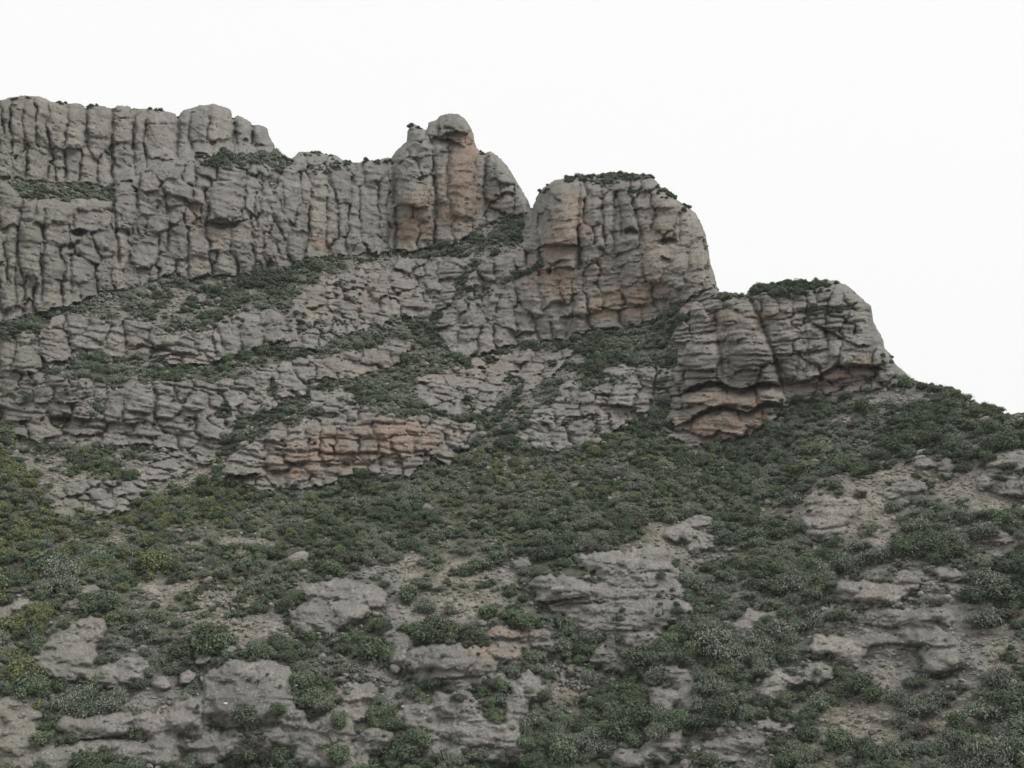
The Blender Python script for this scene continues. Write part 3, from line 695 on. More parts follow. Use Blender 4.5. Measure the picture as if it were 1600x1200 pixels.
# foreshortening of the base surface
cosv = 1 / np.sqrt(1 + (gx_ / mpp) ** 2 + (gy_ / mpp) ** 2)
area = mpp * mpp / np.maximum(cosv, .12)
vegn = fbm(P0, 1 / 11., 4, .6, 301)
vegf = fbm(P0, 1 / 4., 3, .6, 311)
dens = np.where(py < 840, 1.0, np.interp(py, [840, 900, 1300], [1.0, .92, .93])).astype(F32)
dens += np.interp(py, [840, 900], [.82, .6]) * blobs(SPARSE, px + 10 * wp1 + 8 * wg1, py + 8 * wp2 + 8 * wg2)
dens = dens + .35 * vegn * np.where(py > 840, 1.5, .7) + np.where(py < 860, .16 * vegf - .07, 0) - np.where((py < 720) & (px < 1040), .32 * np.clip(wg1 * .6 + wp1 * .8 + .25, 0, 1), 0)
cover = np.clip(dens * 2.2 - .75, 0, 1)
cover = np.maximum(cover, np.where((reg < 0) & (py > 830) & (MB > .05) & (vegf > -.15), .75, 0))
rockveg = np.where(reg >= 0, np.clip((.30 * vegn + .25 * vegf) - .28, 0, .3) * np.where(dpx < 4, 1.6, .15), 0)
rockveg = np.where(inout, np.where(dpx < 5, .22, .012) + np.clip(1.1 * vegf + .6 * vegn - .45, 0, .5) + .6 * np.clip((.1 - mt) * 10, 0, 1), rockveg)
fringe = (~inout) & (reg < 0) & (py > 830) & (G1 < 1.75)
slopey = np.isin(reg, (6, 8, 9, 10, 11, 12, 13, 14))
rockveg = np.where(slopey, rockveg * 1.8 + np.where(dpx < 3, .16, .02) * (vegn > -.2) + np.clip(.5 * vegn + .5 * wg1 + .3 * vegf - .25, 0, .6), rockveg)
rockveg = np.where(GAP, .9, rockveg)
cover = np.where(okc, rockveg, cover) * land
inview = (px > -120) & (py < 1290)
prob = (area * cover * inview).astype(np.float64)

# colour masks
cn = fbm(P0, 1 / 6.0, 4, .6, 91)
orange = np.clip(blobs(ORANGE, px + 5 * wp1, py + 5 * wp2) * (1 + .7 * cn) + .10 * nz1 + .05, 0, 1.2)
pale = np.clip(blobs(PALE, px + 4 * wp2, py + 4 * wp1) * (1 + .8 * cn) + .25 * np.clip(fbm(P0, 1 / 9., 3, .6, 121), 0, 1), 0, 1)
strk = fbm(P0 * np.array([1, 1, .12], F32), 1 / 1.6, 3, .6, 201)
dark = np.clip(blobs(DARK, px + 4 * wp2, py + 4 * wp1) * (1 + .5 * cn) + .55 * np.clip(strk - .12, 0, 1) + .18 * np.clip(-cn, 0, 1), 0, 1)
blk_v = np.where(okc, SN[:, 5][ca] - .5, 0) * np.clip(gg * 3, 0, 1)
pale = np.clip(pale + .42 * np.clip(blk_v, 0, 1) + .22 * np.clip(fbm(P0 * np.array([1, 1, .2], F32), 1 / 3.0, 3, .6, 231), 0, 1), 0, 1)
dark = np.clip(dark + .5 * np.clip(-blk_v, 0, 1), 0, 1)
orange = np.clip(orange + .12 * np.clip(fbm(P0 * np.array([1, 1, .35], F32), 1 / 7.0, 3, .6, 251) + .25, 0, 1) * okc, 0, 1.2)
# deep joints keep bare, unweathered faces a little redder
olive_cast = np.clip((260 - px) / 260.0, 0, 1)                # olive reflection cast painted into the rock colour, stronger leftward

# ------------------------------------------------------------------ final surface sampler
rfin = rbase - np.clip(disp_m, -9, 14)
rfin = rfin.astype(F32)
def bil(a, x, y):
    fx = np.clip(x - X0, 0, W - 1.001)
    fy = np.clip(y - Y0, 0, H - 1.001)
    i, j = fx.astype(np.int32), fy.astype(np.int32)
    s, t = (fx - i).astype(F32), (fy - j).astype(F32)
    return (a[j, i] * (1 - s) + a[j, i + 1] * s) * (1 - t) + (a[j + 1, i] * (1 - s) + a[j + 1, i + 1] * s) * t

# surface grid, clipped and snapped to the skyline
gx = np.concatenate([np.arange(X0 + 2, -12, 4.0), np.arange(-12, 1612, 1.5), np.arange(1612, X1 - 2, 4.0)])
gy = np.concatenate([np.arange(1290, 1208, -4.0), np.arange(1208, Y0 + 2, -1.5)])
NC, NR = len(gx), len(gy)
sxd = np.arange(X0, X1, .4)
syd = np.interp(sxd, sx, sy)
tx_, ty_ = np.gradient(sxd), np.gradient(syd)
# resample the skyline by arc length, then roughen it
arc = np.concatenate([[0], np.cumsum(np.hypot(np.diff(sxd), np.diff(syd)))])
na_ = np.arange(0, arc[-1], .5)
kx_, ky_ = np.interp(na_, arc, sxd), np.interp(na_, arc, syd)
k3 = np.stack([na_, na_ * 0 + 3.3, na_ * 0], -1).astype(F32)
amp_ = np.where(kx_ < 1400, 1.0, .5)
jg = (1.3 * vnoise(k3 * F32(.09)) + .9 * vnoise(k3 * F32(.25) + F32(9)) + .5 * vnoise(k3 * F32(.7) + F32(33))) * amp_
dx_, dy_ = np.gradient(kx_), np.gradient(ky_)
ln_ = np.hypot(dx_, dy_) + 1e-6
kx_, ky_ = kx_ - dy_ / ln_ * jg, ky_ + dx_ / ln_ * jg
GXX, GYY = np.meshgrid(gx, gy)
inside = GYY > np.interp(GXX, sx, sy)
pad = np.pad(inside, 1)
nb = np.zeros_like(inside)
for a_ in (0, 1, 2):
    for b_ in (0, 1, 2):
        nb |= pad[a_:a_ + NR, b_:b_ + NC]
rim = nb & ~inside
keepv = nb
rj, ri = np.nonzero(rim)
for c0 in range(0, len(rj), 500):
    J_, I_ = rj[c0:c0 + 500], ri[c0:c0 + 500]
    d_ = (GXX[J_, I_][:, None] - kx_[None]) ** 2 + (GYY[J_, I_][:, None] - ky_[None]) ** 2
    m_ = d_.argmin(1)
    GXX[J_, I_] = kx_[m_]
    GYY[J_, I_] = ky_[m_]
Rg = rays(GXX, GYY)
rg = bil(rfin, GXX, GYY)
V = (Rg * rg[..., None]).reshape(-1, 3).astype(F32)
idx = np.arange(NR * NC).reshape(NR, NC)
qk = keepv[:-1, :-1] & keepv[:-1, 1:] & keepv[1:, 1:] & keepv[1:, :-1]
Q = np.stack([idx[:-1, :-1], idx[:-1, 1:], idx[1:, 1:], idx[1:, :-1]], -1)[qk]
fxc = (.25 * (GXX[:-1, :-1] + GXX[1:, 1:] + GXX[:-1, 1:] + GXX[1:, :-1]))[qk]
fyc = (.25 * (GYY[:-1, :-1] + GYY[1:, 1:] + GYY[:-1, 1:] + GYY[1:, :-1]))[qk]
fcq = cellall[np.clip(np.round(fyc - Y0).astype(int), 0, H - 1), np.clip(np.round(fxc - X0).astype(int), 0, W - 1)]
# open edges along the skyline get ground behind them, rolling down the far side
E = np.concatenate([Q[:, [0, 1]], Q[:, [1, 2]], Q[:, [2, 3]], Q[:, [3, 0]]])
ef = np.tile(np.arange(len(Q)), 4)
key = np.minimum(E[:, 0], E[:, 1]).astype(np.int64) * (NR * NC) + np.maximum(E[:, 0], E[:, 1])
uk, first, cnt = np.unique(key, return_index=True, return_counts=True)
bd = first[cnt == 1]
vj = E[bd] // NC
vi = E[bd] % NC
isr = (vj.max(1) > 0) & ~((vi == 0).all(1)) & ~((vi == NC - 1).all(1))
bd = bd[isr]
BE, BF = E[bd], ef[bd]
bvid, binv = np.unique(BE, return_inverse=True)
binv = binv.reshape(-1, 2)
NB = 8
dirb = V[bvid] * np.array([1, 1, 0], F32)
dirb /= np.linalg.norm(dirb, axis=1, keepdims=True)
layers_v, layers_q, layers_c = [], [], []
prev = bvid
base = NR * NC
for k in range(1, NB + 1):
    f = (k / NB) ** 1.7
    s_ = 1.2 + 90 * f
    newv = V[bvid] + dirb * s_ + np.array([0, 0, 1], F32) * (-(.12 * s_ + 42 * f * f))
    cur = base + np.arange(len(bvid))
    base += len(bvid)
    layers_v.append(newv)
    layers_q.append(np.stack([prev[binv[:, 1]], prev[binv[:, 0]], cur[binv[:, 0]], cur[binv[:, 1]]], -1))
    layers_c.append(fcq[BF] if k <= 2 else np.full(len(BF), -1))
    prev = cur
# and the slope goes on down into the valley below the frame
d0 = V[:NC] * np.array([1, 1, 0], F32)
d0 /= np.linalg.norm(d0, axis=1, keepdims=True)
prev = idx[0]
for k in range(1, 11):
    f = k / 10
    layers_v.append(V[:NC] - d0 * (42 * f) - np.array([0, 0, 1], F32) * 44 * f ** .8)
    cur = base + np.arange(NC)
    base += NC
    layers_q.append(np.stack([cur[:-1], cur[1:], prev[1:], prev[:-1]], -1))
    layers_c.append(np.full(NC - 1, -1))
    prev = cur
for sgn_, ci in ((1, NC - 1), (-1, 0)):
    rows = np.nonzero(keepv[:, ci])[0]
    prev = idx[rows, ci]
    p0_ = V[prev]
    for k in range(1, 7):
        f = (k / 6) ** 1.5
        layers_v.append(p0_ + np.array([sgn_ * 160 * f, 12 * f, -18 * f * f], F32) + (2.2 * vnoise(p0_ / F32(9) + F32(k * 5.3)) * min(k, 3) / 3)[:, None] * np.array([.3, .3, 1], F32))
        cur = base + np.arange(len(rows))
        base += len(rows)
        a_ = [prev[:-1], cur[:-1], cur[1:], prev[1:]] if sgn_ > 0 else [cur[:-1], prev[:-1], prev[1:], cur[1:]]
        layers_q.append(np.stack(a_, -1))
        layers_c.append(np.full(len(rows) - 1, -1))
        prev = cur
VF = np.concatenate([V] + layers_v, 0).astype(F32)
VF[:, 2] += CAMZ
quads = np.concatenate([Q] + layers_q, 0)
fcf = np.concatenate([fcq] + layers_c, 0)
def attr(a):
    g = bil(a.astype(F32), GXX, GYY).reshape(-1)
    out = [g]
    for k in range(NB):
        out.append(g[bvid])
    for k in range(10):
        out.append(g[:NC])
    for ci in (NC - 1, 0):
        r_ = idx[np.nonzero(keepv[:, ci])[0], ci]
        out += [g[r_]] * 6
    return np.concatenate(out)
at_o, at_p, at_d, at_w = attr(orange), attr(pale), attr(dark), attr(olive_cast)
e1 = VF[quads[:, 2]] - VF[quads[:, 0]]
e2 = VF[quads[:, 3]] - VF[quads[:, 1]]
fn = np.cross(e1, e2)
vn = np.zeros_like(VF)
for c in range(4):
    for a in range(3):
        vn[:, a] += np.bincount(quads[:, c], fn[:, a], minlength=len(VF)).astype(F32)
vn /= np.maximum(np.linalg.norm(vn, axis=1, keepdims=True), 1e-9)
gcol = attr(np.clip(cover, 0, 1))
fcv = attr(okc.astype(F32))
at_d = np.where(fcv < .5, gcol, at_d)
near = attr(np.clip(1.9 - .45 * G1 + .5 * wp1, 0, 1) * low + np.clip(vegn * .5, 0, .4) + .75 * np.clip((740 - py) / 40, 0, 1))
at_o = np.where(fcv < .5, near, at_o)
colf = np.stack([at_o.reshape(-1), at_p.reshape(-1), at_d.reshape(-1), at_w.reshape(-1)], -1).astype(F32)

def link(o, parent=None):
    COL.objects.link(o)
    if parent is not None:
        o.parent = parent
    return o
def sheet(name, fsel, mat, parent=None, origin=(0, 0, 0)):
    q = quads[fsel]
    vid, inv = np.unique(q, return_inverse=True)
    q = inv.reshape(-1, 4)
    me = bpy.data.meshes.new(name)
    me.vertices.add(len(vid))
    me.vertices.foreach_set('co', (VF[vid] - np.array(origin, F32)).astype(F32).ravel())
    me.loops.add(q.size)
    me.loops.foreach_set('vertex_index', q.ravel().astype(np.int32))
    me.polygons.add(len(q))
    me.polygons.foreach_set('loop_start', np.arange(0, q.size, 4, dtype=np.int32))
    me.polygons.foreach_set('use_smooth', np.ones(len(q), bool))
    me.update(calc_edges=True)
    at = me.color_attributes.new('tint', 'FLOAT_COLOR', 'POINT')
    at.data.foreach_set('color', colf[vid].ravel())
    me.normals_split_custom_set_from_vertices(vn[vid])
    me.materials.append(mat)
    o = bpy.data.objects.new(name, me)
    link(o, parent)
    return o

# ------------------------------------------------------------------ materials
class NT:
    def __init__(s, name):
        s.m = bpy.data.materials.new(name)
        s.m.use_nodes = True
        s.t = s.m.node_tree
        s.b = s.t.nodes['Principled BSDF']
    def n(s, typ, **kw):
        o = s.t.nodes.new(typ)
        for k, v in kw.items():
            setattr(o, k, v)
        return o
    def l(s, a, b):
        s.t.links.new(a, b)
    def noise(s, vec, scale, detail=4, rough=.55):
        o = s.n('ShaderNodeTexNoise')
        o.inputs['Scale'].default_value = scale
        o.inputs['Detail'].default_value = detail
        o.inputs['Roughness'].default_value = rough
        s.l(vec, o.inputs['Vector'])
        return o.outputs['Fac']
    def ramp(s, fac, a, b, lo=0., hi=1.):
        o = s.n('ShaderNodeMapRange')
        o.inputs['From Min'].default_value = a
        o.inputs['From Max'].default_value = b
        o.inputs['To Min'].default_value = lo
        o.inputs['To Max'].default_value = hi
        s.l(fac, o.inputs['Value'])
        return o.outputs['Result']
    def mix(s, fac, a, b, mode='MIX'):
        o = s.n('ShaderNodeMix', data_type='RGBA', blend_type=mode)
        for sock, v in ((o.inputs[0], fac), (o.inputs[6], a), (o.inputs[7], b)):
            if isinstance(v, (int, float)):
                sock.default_value = v
            elif isinstance(v, tuple):
                sock.default_value = (*v, 1)
            else:
                s.l(v, sock)
        return o.outputs[2]
    def math(s, op, a, b):
        o = s.n('ShaderNodeMath', operation=op)
        for sock, v in ((o.inputs[0], a), (o.inputs[1], b)):
            if isinstance(v, (int, float)):
                sock.default_value = v
            else:
                s.l(v, sock)
        return o.outputs[0]

def rock_colour(k, pos, r_, p_, d_, w_):
    big = k.noise(pos, .09, 4)
    mid = k.noise(pos, .55, 5, .65)
    fine = k.noise(pos, 2.6, 5, .7)
    c = k.mix(k.ramp(mid, .35, .68), (.18, .180, .170), (.415, .408, .382))
    c = k.mix(k.ramp(big, .42, .62, 0, .45), c, (.27, .262, .238))
    if w_ is not None:                                      # olive cast, painted over the rock of the left walls
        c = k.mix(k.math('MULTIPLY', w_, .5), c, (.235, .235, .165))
        tan = k.mix(k.ramp(mid, .35, .65), (.32, .258, .212), (.40, .345, .292))
        org = k.mix(k.ramp(mid, .35, .65), (.34, .215, .152), (.43, .315, .235))
        orc = k.mix(k.ramp(r_, .55, 1.0), tan, org)
        # seep lines pull the bare colour into upright streaks
        mp = k.n('ShaderNodeMapping')
        mp.inputs['Scale'].default_value = (1, 1, .16)
        k.l(pos, mp.inputs['Vector'])
        stk = k.noise(mp.outputs[0], .9, 5, .7)
        c = k.mix(k.math('MULTIPLY', r_, k.ramp(k.math('ADD', k.math('MULTIPLY', stk, .6), k.math('MULTIPLY', fine, .4)), .36, .6, .25, 1.05)), c, orc)
        c = k.mix(k.math('MULTIPLY', p_, k.ramp(fine, .3, .62, .2, .9)), c, (.46, .435, .38))
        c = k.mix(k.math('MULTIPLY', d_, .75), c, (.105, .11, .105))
    vo = k.n('ShaderNodeTexVoronoi')                        # pebbles of the conglomerate
    vo.inputs['Scale'].default_value = 2.3
    k.l(pos, vo.inputs['Vector'])
    sv = k.n('ShaderNodeSeparateColor')
    k.l(vo.outputs['Color'], sv.inputs[0])
    c = k.mix(k.math('MULTIPLY', k.ramp(vo.outputs['Distance'], .16, .28, .85, 0), k.ramp(sv.outputs[0], .6, .75)), c, (.56, .54, .49))
    vf = k.noise(pos, 7.0, 3, .7)
    c = k.mix(k.ramp(vf, .3, .7, .45, 0), c, (.13, .128, .115))
    c = k.mix(k.ramp(vf, .55, .75, 0, .5), c, (.46, .45, .41))
    c = k.mix(k.ramp(fine, .3, .6, .6, .0), c, (.10, .10, .092))
    return c, mid, fine
def rock_material():
    k = NT('weathered_conglomerate')
    pos = k.n('ShaderNodeNewGeometry').outputs['Position']
    at = k.n('ShaderNodeVertexColor', layer_name='tint')
    sp_ = k.n('ShaderNodeSeparateColor')
    k.l(at.outputs['Color'], sp_.inputs[0])
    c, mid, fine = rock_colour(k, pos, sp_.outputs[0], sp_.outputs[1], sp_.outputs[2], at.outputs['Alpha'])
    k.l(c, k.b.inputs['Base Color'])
    k.b.inputs['Roughness'].default_value = .95
    k.b.inputs['Specular IOR Level'].default_value = .15
    bp = k.n('ShaderNodeBump')
    bp.inputs['Strength'].default_value = .8
    bp.inputs['Distance'].default_value = .4
    k.l(k.math('ADD', k.math('ADD', k.math('MULTIPLY', fine, .9), k.math('MULTIPLY', mid, .6)), k.math('MULTIPLY', k.noise(pos, 8.0, 3, .7), .3)), bp.inputs['Height'])
    k.l(bp.outputs[0], k.b.inputs['Normal'])
    return k.m
def ground_material():
    k = NT('stony_hillside_soil')
    pos = k.n('ShaderNodeNewGeometry').outputs['Position']
    big = k.noise(pos, .06, 4)
    mid = k.noise(pos, .45, 5, .65)
    fine = k.noise(pos, 2.4, 6, .75)
    c = k.mix(k.ramp(mid, .38, .62), (.21, .20, .17), (.42, .395, .345))
    c = k.mix(k.ramp(big, .45, .62, 0, .4), c, (.27, .225, .17))
    c = k.mix(k.ramp(fine, .5, .72, 0, .8), c, (.42, .40, .35))
    c = k.mix(k.ramp(fine, .3, .52, .85, 0), c, (.075, .073, .058))
    c = k.mix(k.ramp(k.noise(pos, .9, 5, .7), .5, .6, 0, .6), c, (.085, .095, .055))
    at = k.n('ShaderNodeVertexColor', layer_name='tint')
    sp_ = k.n('ShaderNodeSeparateColor')
    rc, _, _ = rock_colour(k, pos, None, None, None, None)
    c = k.mix(k.math('MULTIPLY', sp_.outputs[0], k.ramp(mid, .3, .5, .7, 1)), c, rc)
    k.l(at.outputs['Color'], sp_.inputs[0])                 # low herbs and litter where the scrub is closed
    c = k.mix(k.math('MULTIPLY', sp_.outputs[2], k.ramp(k.noise(pos, 1.3, 4, .7), .3, .55, .35, .92)), c, (.062, .072, .042))
    k.l(c, k.b.inputs['Base Color'])
    k.b.inputs['Roughness'].default_value = 1
    k.b.inputs['Specular IOR Level'].default_value = .1
    bp = k.n('ShaderNodeBump')
    bp.inputs['Strength'].default_value = .9
    bp.inputs['Distance'].default_value = .4
    k.l(k.math('ADD', fine, k.math('MULTIPLY', mid, .6)), bp.inputs['Height'])
    k.l(bp.outputs[0], k.b.inputs['Normal'])
    return k.m
def leaf_material(name, a, b, c3):
    k = NT(name)
    oi = k.n('ShaderNodeObjectInfo')
    at = k.n('ShaderNodeVertexColor', layer_name='leaf')
    sp_ = k.n('ShaderNodeSeparateColor')
    k.l(at.outputs['Color'], sp_.inputs[0])
    c = k.mix(oi.outputs['Random'], a, b)
    c = k.mix(k.ramp(sp_.outputs[0], .55, 1, 0, .8), c, c3)
    hs = k.n('ShaderNodeHueSaturation')
    k.l(k.ramp(sp_.outputs[1], 0, 1, .6, 1.38), hs.inputs['Value'])
    k.l(c, hs.inputs['Color'])
    k.l(hs.outputs[0], k.b.inputs['Base Color'])
    k.b.inputs['Roughness'].default_value = .7
    k.b.inputs['Specular IOR Level'].default_value = .25
    return k.m
def plain(name, col, rough=.9):
    k = NT(name)
    pos = k.n('ShaderNodeNewGeometry').outputs['Position']
    f = k.noise(pos, 6, 3)
    k.l(k.mix(k.ramp(f, .3, .7), tuple(x * .7 for x in col), tuple(min(1, x * 1.25) for x in col)), k.b.inputs['Base Color'])
    k.b.inputs['Roughness'].default_value = rough
    return k.m
M_ROCK = rock_material()
M_GND = ground_material()
LEAF = {
 'd': leaf_material('dark_evergreen_leaves', (.074, .102, .060), (.098, .128, .080), (.155, .185, .13)),
 'g': leaf_material('green_leaves', (.112, .154, .090), (.140, .178, .114), (.19, .225, .155)),
 'b': leaf_material('grey_green_leaves', (.152, .186, .134), (.20, .228, .176), (.265, .285, .235)),
 'y': leaf_material('yellow_green_leaves', (.135, .162, .068), (.165, .188, .082), (.22, .24, .13)),
 'r': leaf_material('dry_brown_twigs', (.085, .075, .06), (.12, .10, .082), (.17, .15, .125)),
}
M_BARK = plain('grey_bark', (.12, .10, .085))
M_CORE = plain('inner_twigs', (.055, .062, .043))
M_DEAD = plain('bleached_dead_wood', (.42, .40, .36))
M_WHITE = plain('white_limestone', (.55, .53, .49))

# ------------------------------------------------------------------ hillside and rocks
gfaces = np.nonzero(fcf < 0)[0]
hill = sheet('hillside', gfaces, M_GND)
hill['kind'] = 'structure'
hill['label'] = 'steep stony mountain slope under the shrubs and cliffs'

order = np.argsort(fcf, kind='stable')
sf = fcf[order]
starts = np.searchsorted(sf, np.arange(len(seeds)))
ends = np.searchsorted(sf, np.arange(len(seeds)), side='right')
byth = {}
for n in range(len(seeds)):
    if ends[n] - starts[n] >= 4:
        byth.setdefault(int(thing_of[n]), []).append(n)
landmarks = []
for tid, cells in byth.items():
    th = things[tid]
    allf = np.concatenate([order[starts[n]:ends[n]] for n in cells])
    vv = VF[quads[allf].ravel()]
    org = (float(vv[:, 0].mean()), float(vv[:, 1].mean()), float(vv[:, 2].min()))
    if len(cells) == 1:
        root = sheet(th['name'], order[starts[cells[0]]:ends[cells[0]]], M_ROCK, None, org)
        root.location = org
    else:
        root = bpy.data.objects.new(th['name'], None)
        link(root)
        root.location = org
        root.empty_display_size = .5
        small = [n for n in cells if ends[n] - starts[n] < 40]
        bigc = sorted((n for n in cells if n not in small), key=lambda n: starts[n] - ends[n])
        small += bigc[290:]
        for n in bigc[:290]:
            x, y, a, b, k = seeds[n]
            nm = 'rock_column' if b > 1.45 * a else ('rock_slab' if a > 1.9 * b else 'rock_block')
            sheet(nm, order[starts[n]:ends[n]], M_ROCK, root, org)
        if small:
            o = sheet('rock_chips', np.concatenate([order[starts[n]:ends[n]] for n in small]), M_ROCK, root, org)
            o['kind'] = 'stuff'
    root['label'] = th['label']
    root['category'] = th['cat']
    if th['name'] == 'boulder':
        root['group'] = 'boulders lying on the lower slope'
    elif tid >= NREG:
        root['group'] = 'rock outcrops on the lower slope'

# valley floor round the viewpoint
def valley():
    rs_ = np.concatenate([np.linspace(0, 10, 6), np.linspace(14, 60, 14), np.geomspace(70, 4000, 18)])
    na = 96
    vs_, fs_ = [], []
    for i, r_ in enumerate(rs_):
        for a in range(na):
            an = 2 * math.pi * a / na
            t = min(max((r_ - 9) / 34, 0), 1)
            z = -46 * t * t * (3 - 2 * t) + (1.5 * math.sin(an * 7 + r_ * .05) * t)
            vs_.append((r_ * math.sin(an), r_ * math.cos(an), z))
    for i in range(len(rs_) - 1):
        for a in range(na):
            b = (a + 1) % na
            if i == 0:
                fs_.append((a, (i + 1) * na + b, (i + 1) * na + a))
            else:
                fs_.append((i * na + a, i * na + b, (i + 1) * na + b, (i + 1) * na + a))
    me = bpy.data.meshes.new('valley_ground')
    me.from_pydata(vs_, [], fs_)
    me.flip_normals()
    me.materials.append(M_GND)
    o = bpy.data.objects.new('valley_ground', me)
    o['kind'] = 'structure'
    link(o)
valley()

# ------------------------------------------------------------------ plants
def arr_mesh(name, vs_, faces, mats, fm=None, leafcol=None, smooth=False):
    me = bpy.data.meshes.new(name)
    me.from_pydata([tuple(v) for v in vs_], [], faces)
    for m in mats:
        me.materials.append(m)
    if fm is not None:
        me.polygons.foreach_set('material_index', np.array(fm, np.int32))
    if leafcol is not None:
        at = me.color_attributes.new('leaf', 'FLOAT_COLOR', 'POINT')
        at.data.foreach_set('color', np.array(leafcol, F32).ravel())
    return me
def tube(vs_, fs_, p, q, r0, r1, n=4):
    p, q = np.array(p, float), np.array(q, float)
    d = q - p
    d /= max(np.linalg.norm(d), 1e-6)
    a = np.cross(d, [0.3, .9, .2])
    a /= np.linalg.norm(a)
    b = np.cross(d, a)
    s = len(vs_)
    for c, r in ((p, r0), (q, r1)):
        for k in range(n):
            t = 2 * math.pi * k / n
            vs_.append(c + r * (math.cos(t) * a + math.sin(t) * b))
    for k in range(n):
        fs_.append((s + k, s + (k + 1) % n, s + n + (k + 1) % n, s + n + k))
def shrub_meshes(seed, mat, nl=900, flat=.8, leaf=.085, lobes=9, upright=0., tall=1.0):
    """foliage (radius about 1) as many leaf-sized faces on uneven lobes, and its branches"""
    rg_ = np.random.default_rng(seed)
    lob = []
    for k in range(lobes):
        a = rg_.uniform(0, 2 * math.pi)
        rr_ = rg_.uniform(.0, .62)
        z = rg_.uniform(.25, .75) * tall * (1.1 - .5 * rr_)
        lob.append((rr_ * math.cos(a), rr_ * math.sin(a), z, rg_.uniform(.26, .46)))
    vs_, fs_, cl, fm = [], [], [], []
    for k in range(nl):
        lx_, ly_, lz_, lr = lob[rg_.integers(lobes)]
        d = rg_.normal(size=3)
        d[2] = d[2] * .9 + .25
        d /= np.linalg.norm(d)
        rad = lr * rg_.uniform(.62, 1.22)
        c = np.array([lx_ + d[0] * rad, ly_ + d[1] * rad, max(.02, lz_ + d[2] * rad * flat)])
        n = d + rg_.normal(size=3) * .55 + np.array([0, 0, .35])
        n /= np.linalg.norm(n)
        t = np.cross(n, rg_.normal(size=3))
        t /= np.linalg.norm(t)
        t = t * (1 - upright) + np.array([0, 0, upright])
        b = np.cross(n, t)
        s = leaf * rg_.uniform(.6, 1.5)
        i = len(vs_)
        vs_ += [c - t * s, c + b * s * .55, c + t * s, c - b * s * .55]
        fs_.append((i, i + 1, i + 2, i + 3))
        fm.append(0)
        q = (rg_.random(), rg_.random(), 0, 1)
        cl += [q] * 4
    # inner mass of twigs, so that it is not seen through
    for (lx_, ly_, lz_, lr) in lob:
        i = len(vs_)
        m_, n_ = 5, 7
        for a in range(m_):
            th_ = math.pi * (a + .5) / m_
            for b in range(n_):
                ph = 2 * math.pi * (b + .5 * (a % 2)) / n_
                r = lr * .62 * rg_.uniform(.8, 1.15)
                vs_.append(np.array([lx_ + r * math.sin(th_) * math.cos(ph), ly_ + r * math.sin(th_) * math.sin(ph), max(-.15, lz_ + r * math.cos(th_) * flat)]))
                cl.append((.3, .1, 0, 1))
        for a in range(m_ - 1):
            for b in range(n_):
                fs_.append((i + a * n_ + b, i + a * n_ + (b + 1) % n_, i + (a + 1) * n_ + (b + 1) % n_, i + (a + 1) * n_ + b))
                fm.append(1)
        fs_.append(tuple(i + b for b in range(n_)))
        fm.append(1)
    fol = arr_mesh('foliage', vs_, fs_, [mat, M_CORE], fm, cl)
    bv, bf = [], []
    for (lx_, ly_, lz_, lr) in lob:
        mid = (lx_ * .35, ly_ * .35, lz_ * .45)
        tube(bv, bf, (0, 0, -.25), mid, .05, .035)
        tube(bv, bf, mid, (lx_, ly_, lz_), .035, .012)
        for q in range(2):
            d = rg_.normal(size=3) * .25 + np.array([lx_ * .4, ly_ * .4, .25])
            tube(bv, bf, (lx_, ly_, lz_), (lx_ + d[0], ly_ + d[1], lz_ + d[2]), .014, .004, 3)
    br = arr_mesh('branches', bv, bf, [M_BARK])
    return fol, br
KINDS = [('d', dict(nl=1000, leaf=.075, tall=1.15)), ('d', dict(nl=900, leaf=.085, tall=.9, lobes=12)),
         ('g', dict(nl=900, leaf=.085, tall=.9)), ('g', dict(nl=900, leaf=.075, tall=1.05, lobes=11)),
         ('b', dict(nl=800, leaf=.085, tall=.8, upright=.35)), ('b', dict(nl=850, leaf=.10, tall=.9, upright=.5, lobes=8)),
         ('y', dict(nl=900, leaf=.085, tall=.9)), ('r', dict(nl=420, leaf=.07, tall=.85, upright=.4, lobes=8)),
         ('b', dict(nl=800, leaf=.08, tall=.7, lobes=12)), ('g', dict(nl=900, leaf=.08, tall=.8, lobes=13))]
PROTO = [(k,) + shrub_meshes(100 + i, LEAF[k], **kw) for i, (k, kw) in enumerate(KINDS)]
NCO = len(PROTO)
for i, (k, kw) in enumerate([('d', dict(lobes=14, tall=1.1)), ('d', dict(lobes=18, tall=.85)), ('g', dict(lobes=16, tall=.9)), ('g', dict(lobes=12, tall=1.1)),
                            ('b', dict(lobes=14, tall=.8, upright=.3)), ('b', dict(lobes=18, tall=.9, upright=.4)), ('y', dict(lobes=14, tall=.9)), ('r', dict(lobes=12, tall=.8, upright=.4))]):
    kw['nl'] = 3000 if k != 'r' else 1500
    kw['leaf'] = .050
    PROTO.append((k,) + shrub_meshes(300 + i, LEAF[k], **kw))
fine_kind = {}
for i in range(NCO, len(PROTO)):
    fine_kind.setdefault(PROTO[i][0], []).append(i)
by_kind = {}
for i, p in enumerate(PROTO[:NCO]):
    by_kind.setdefault(p[0], []).append(i)

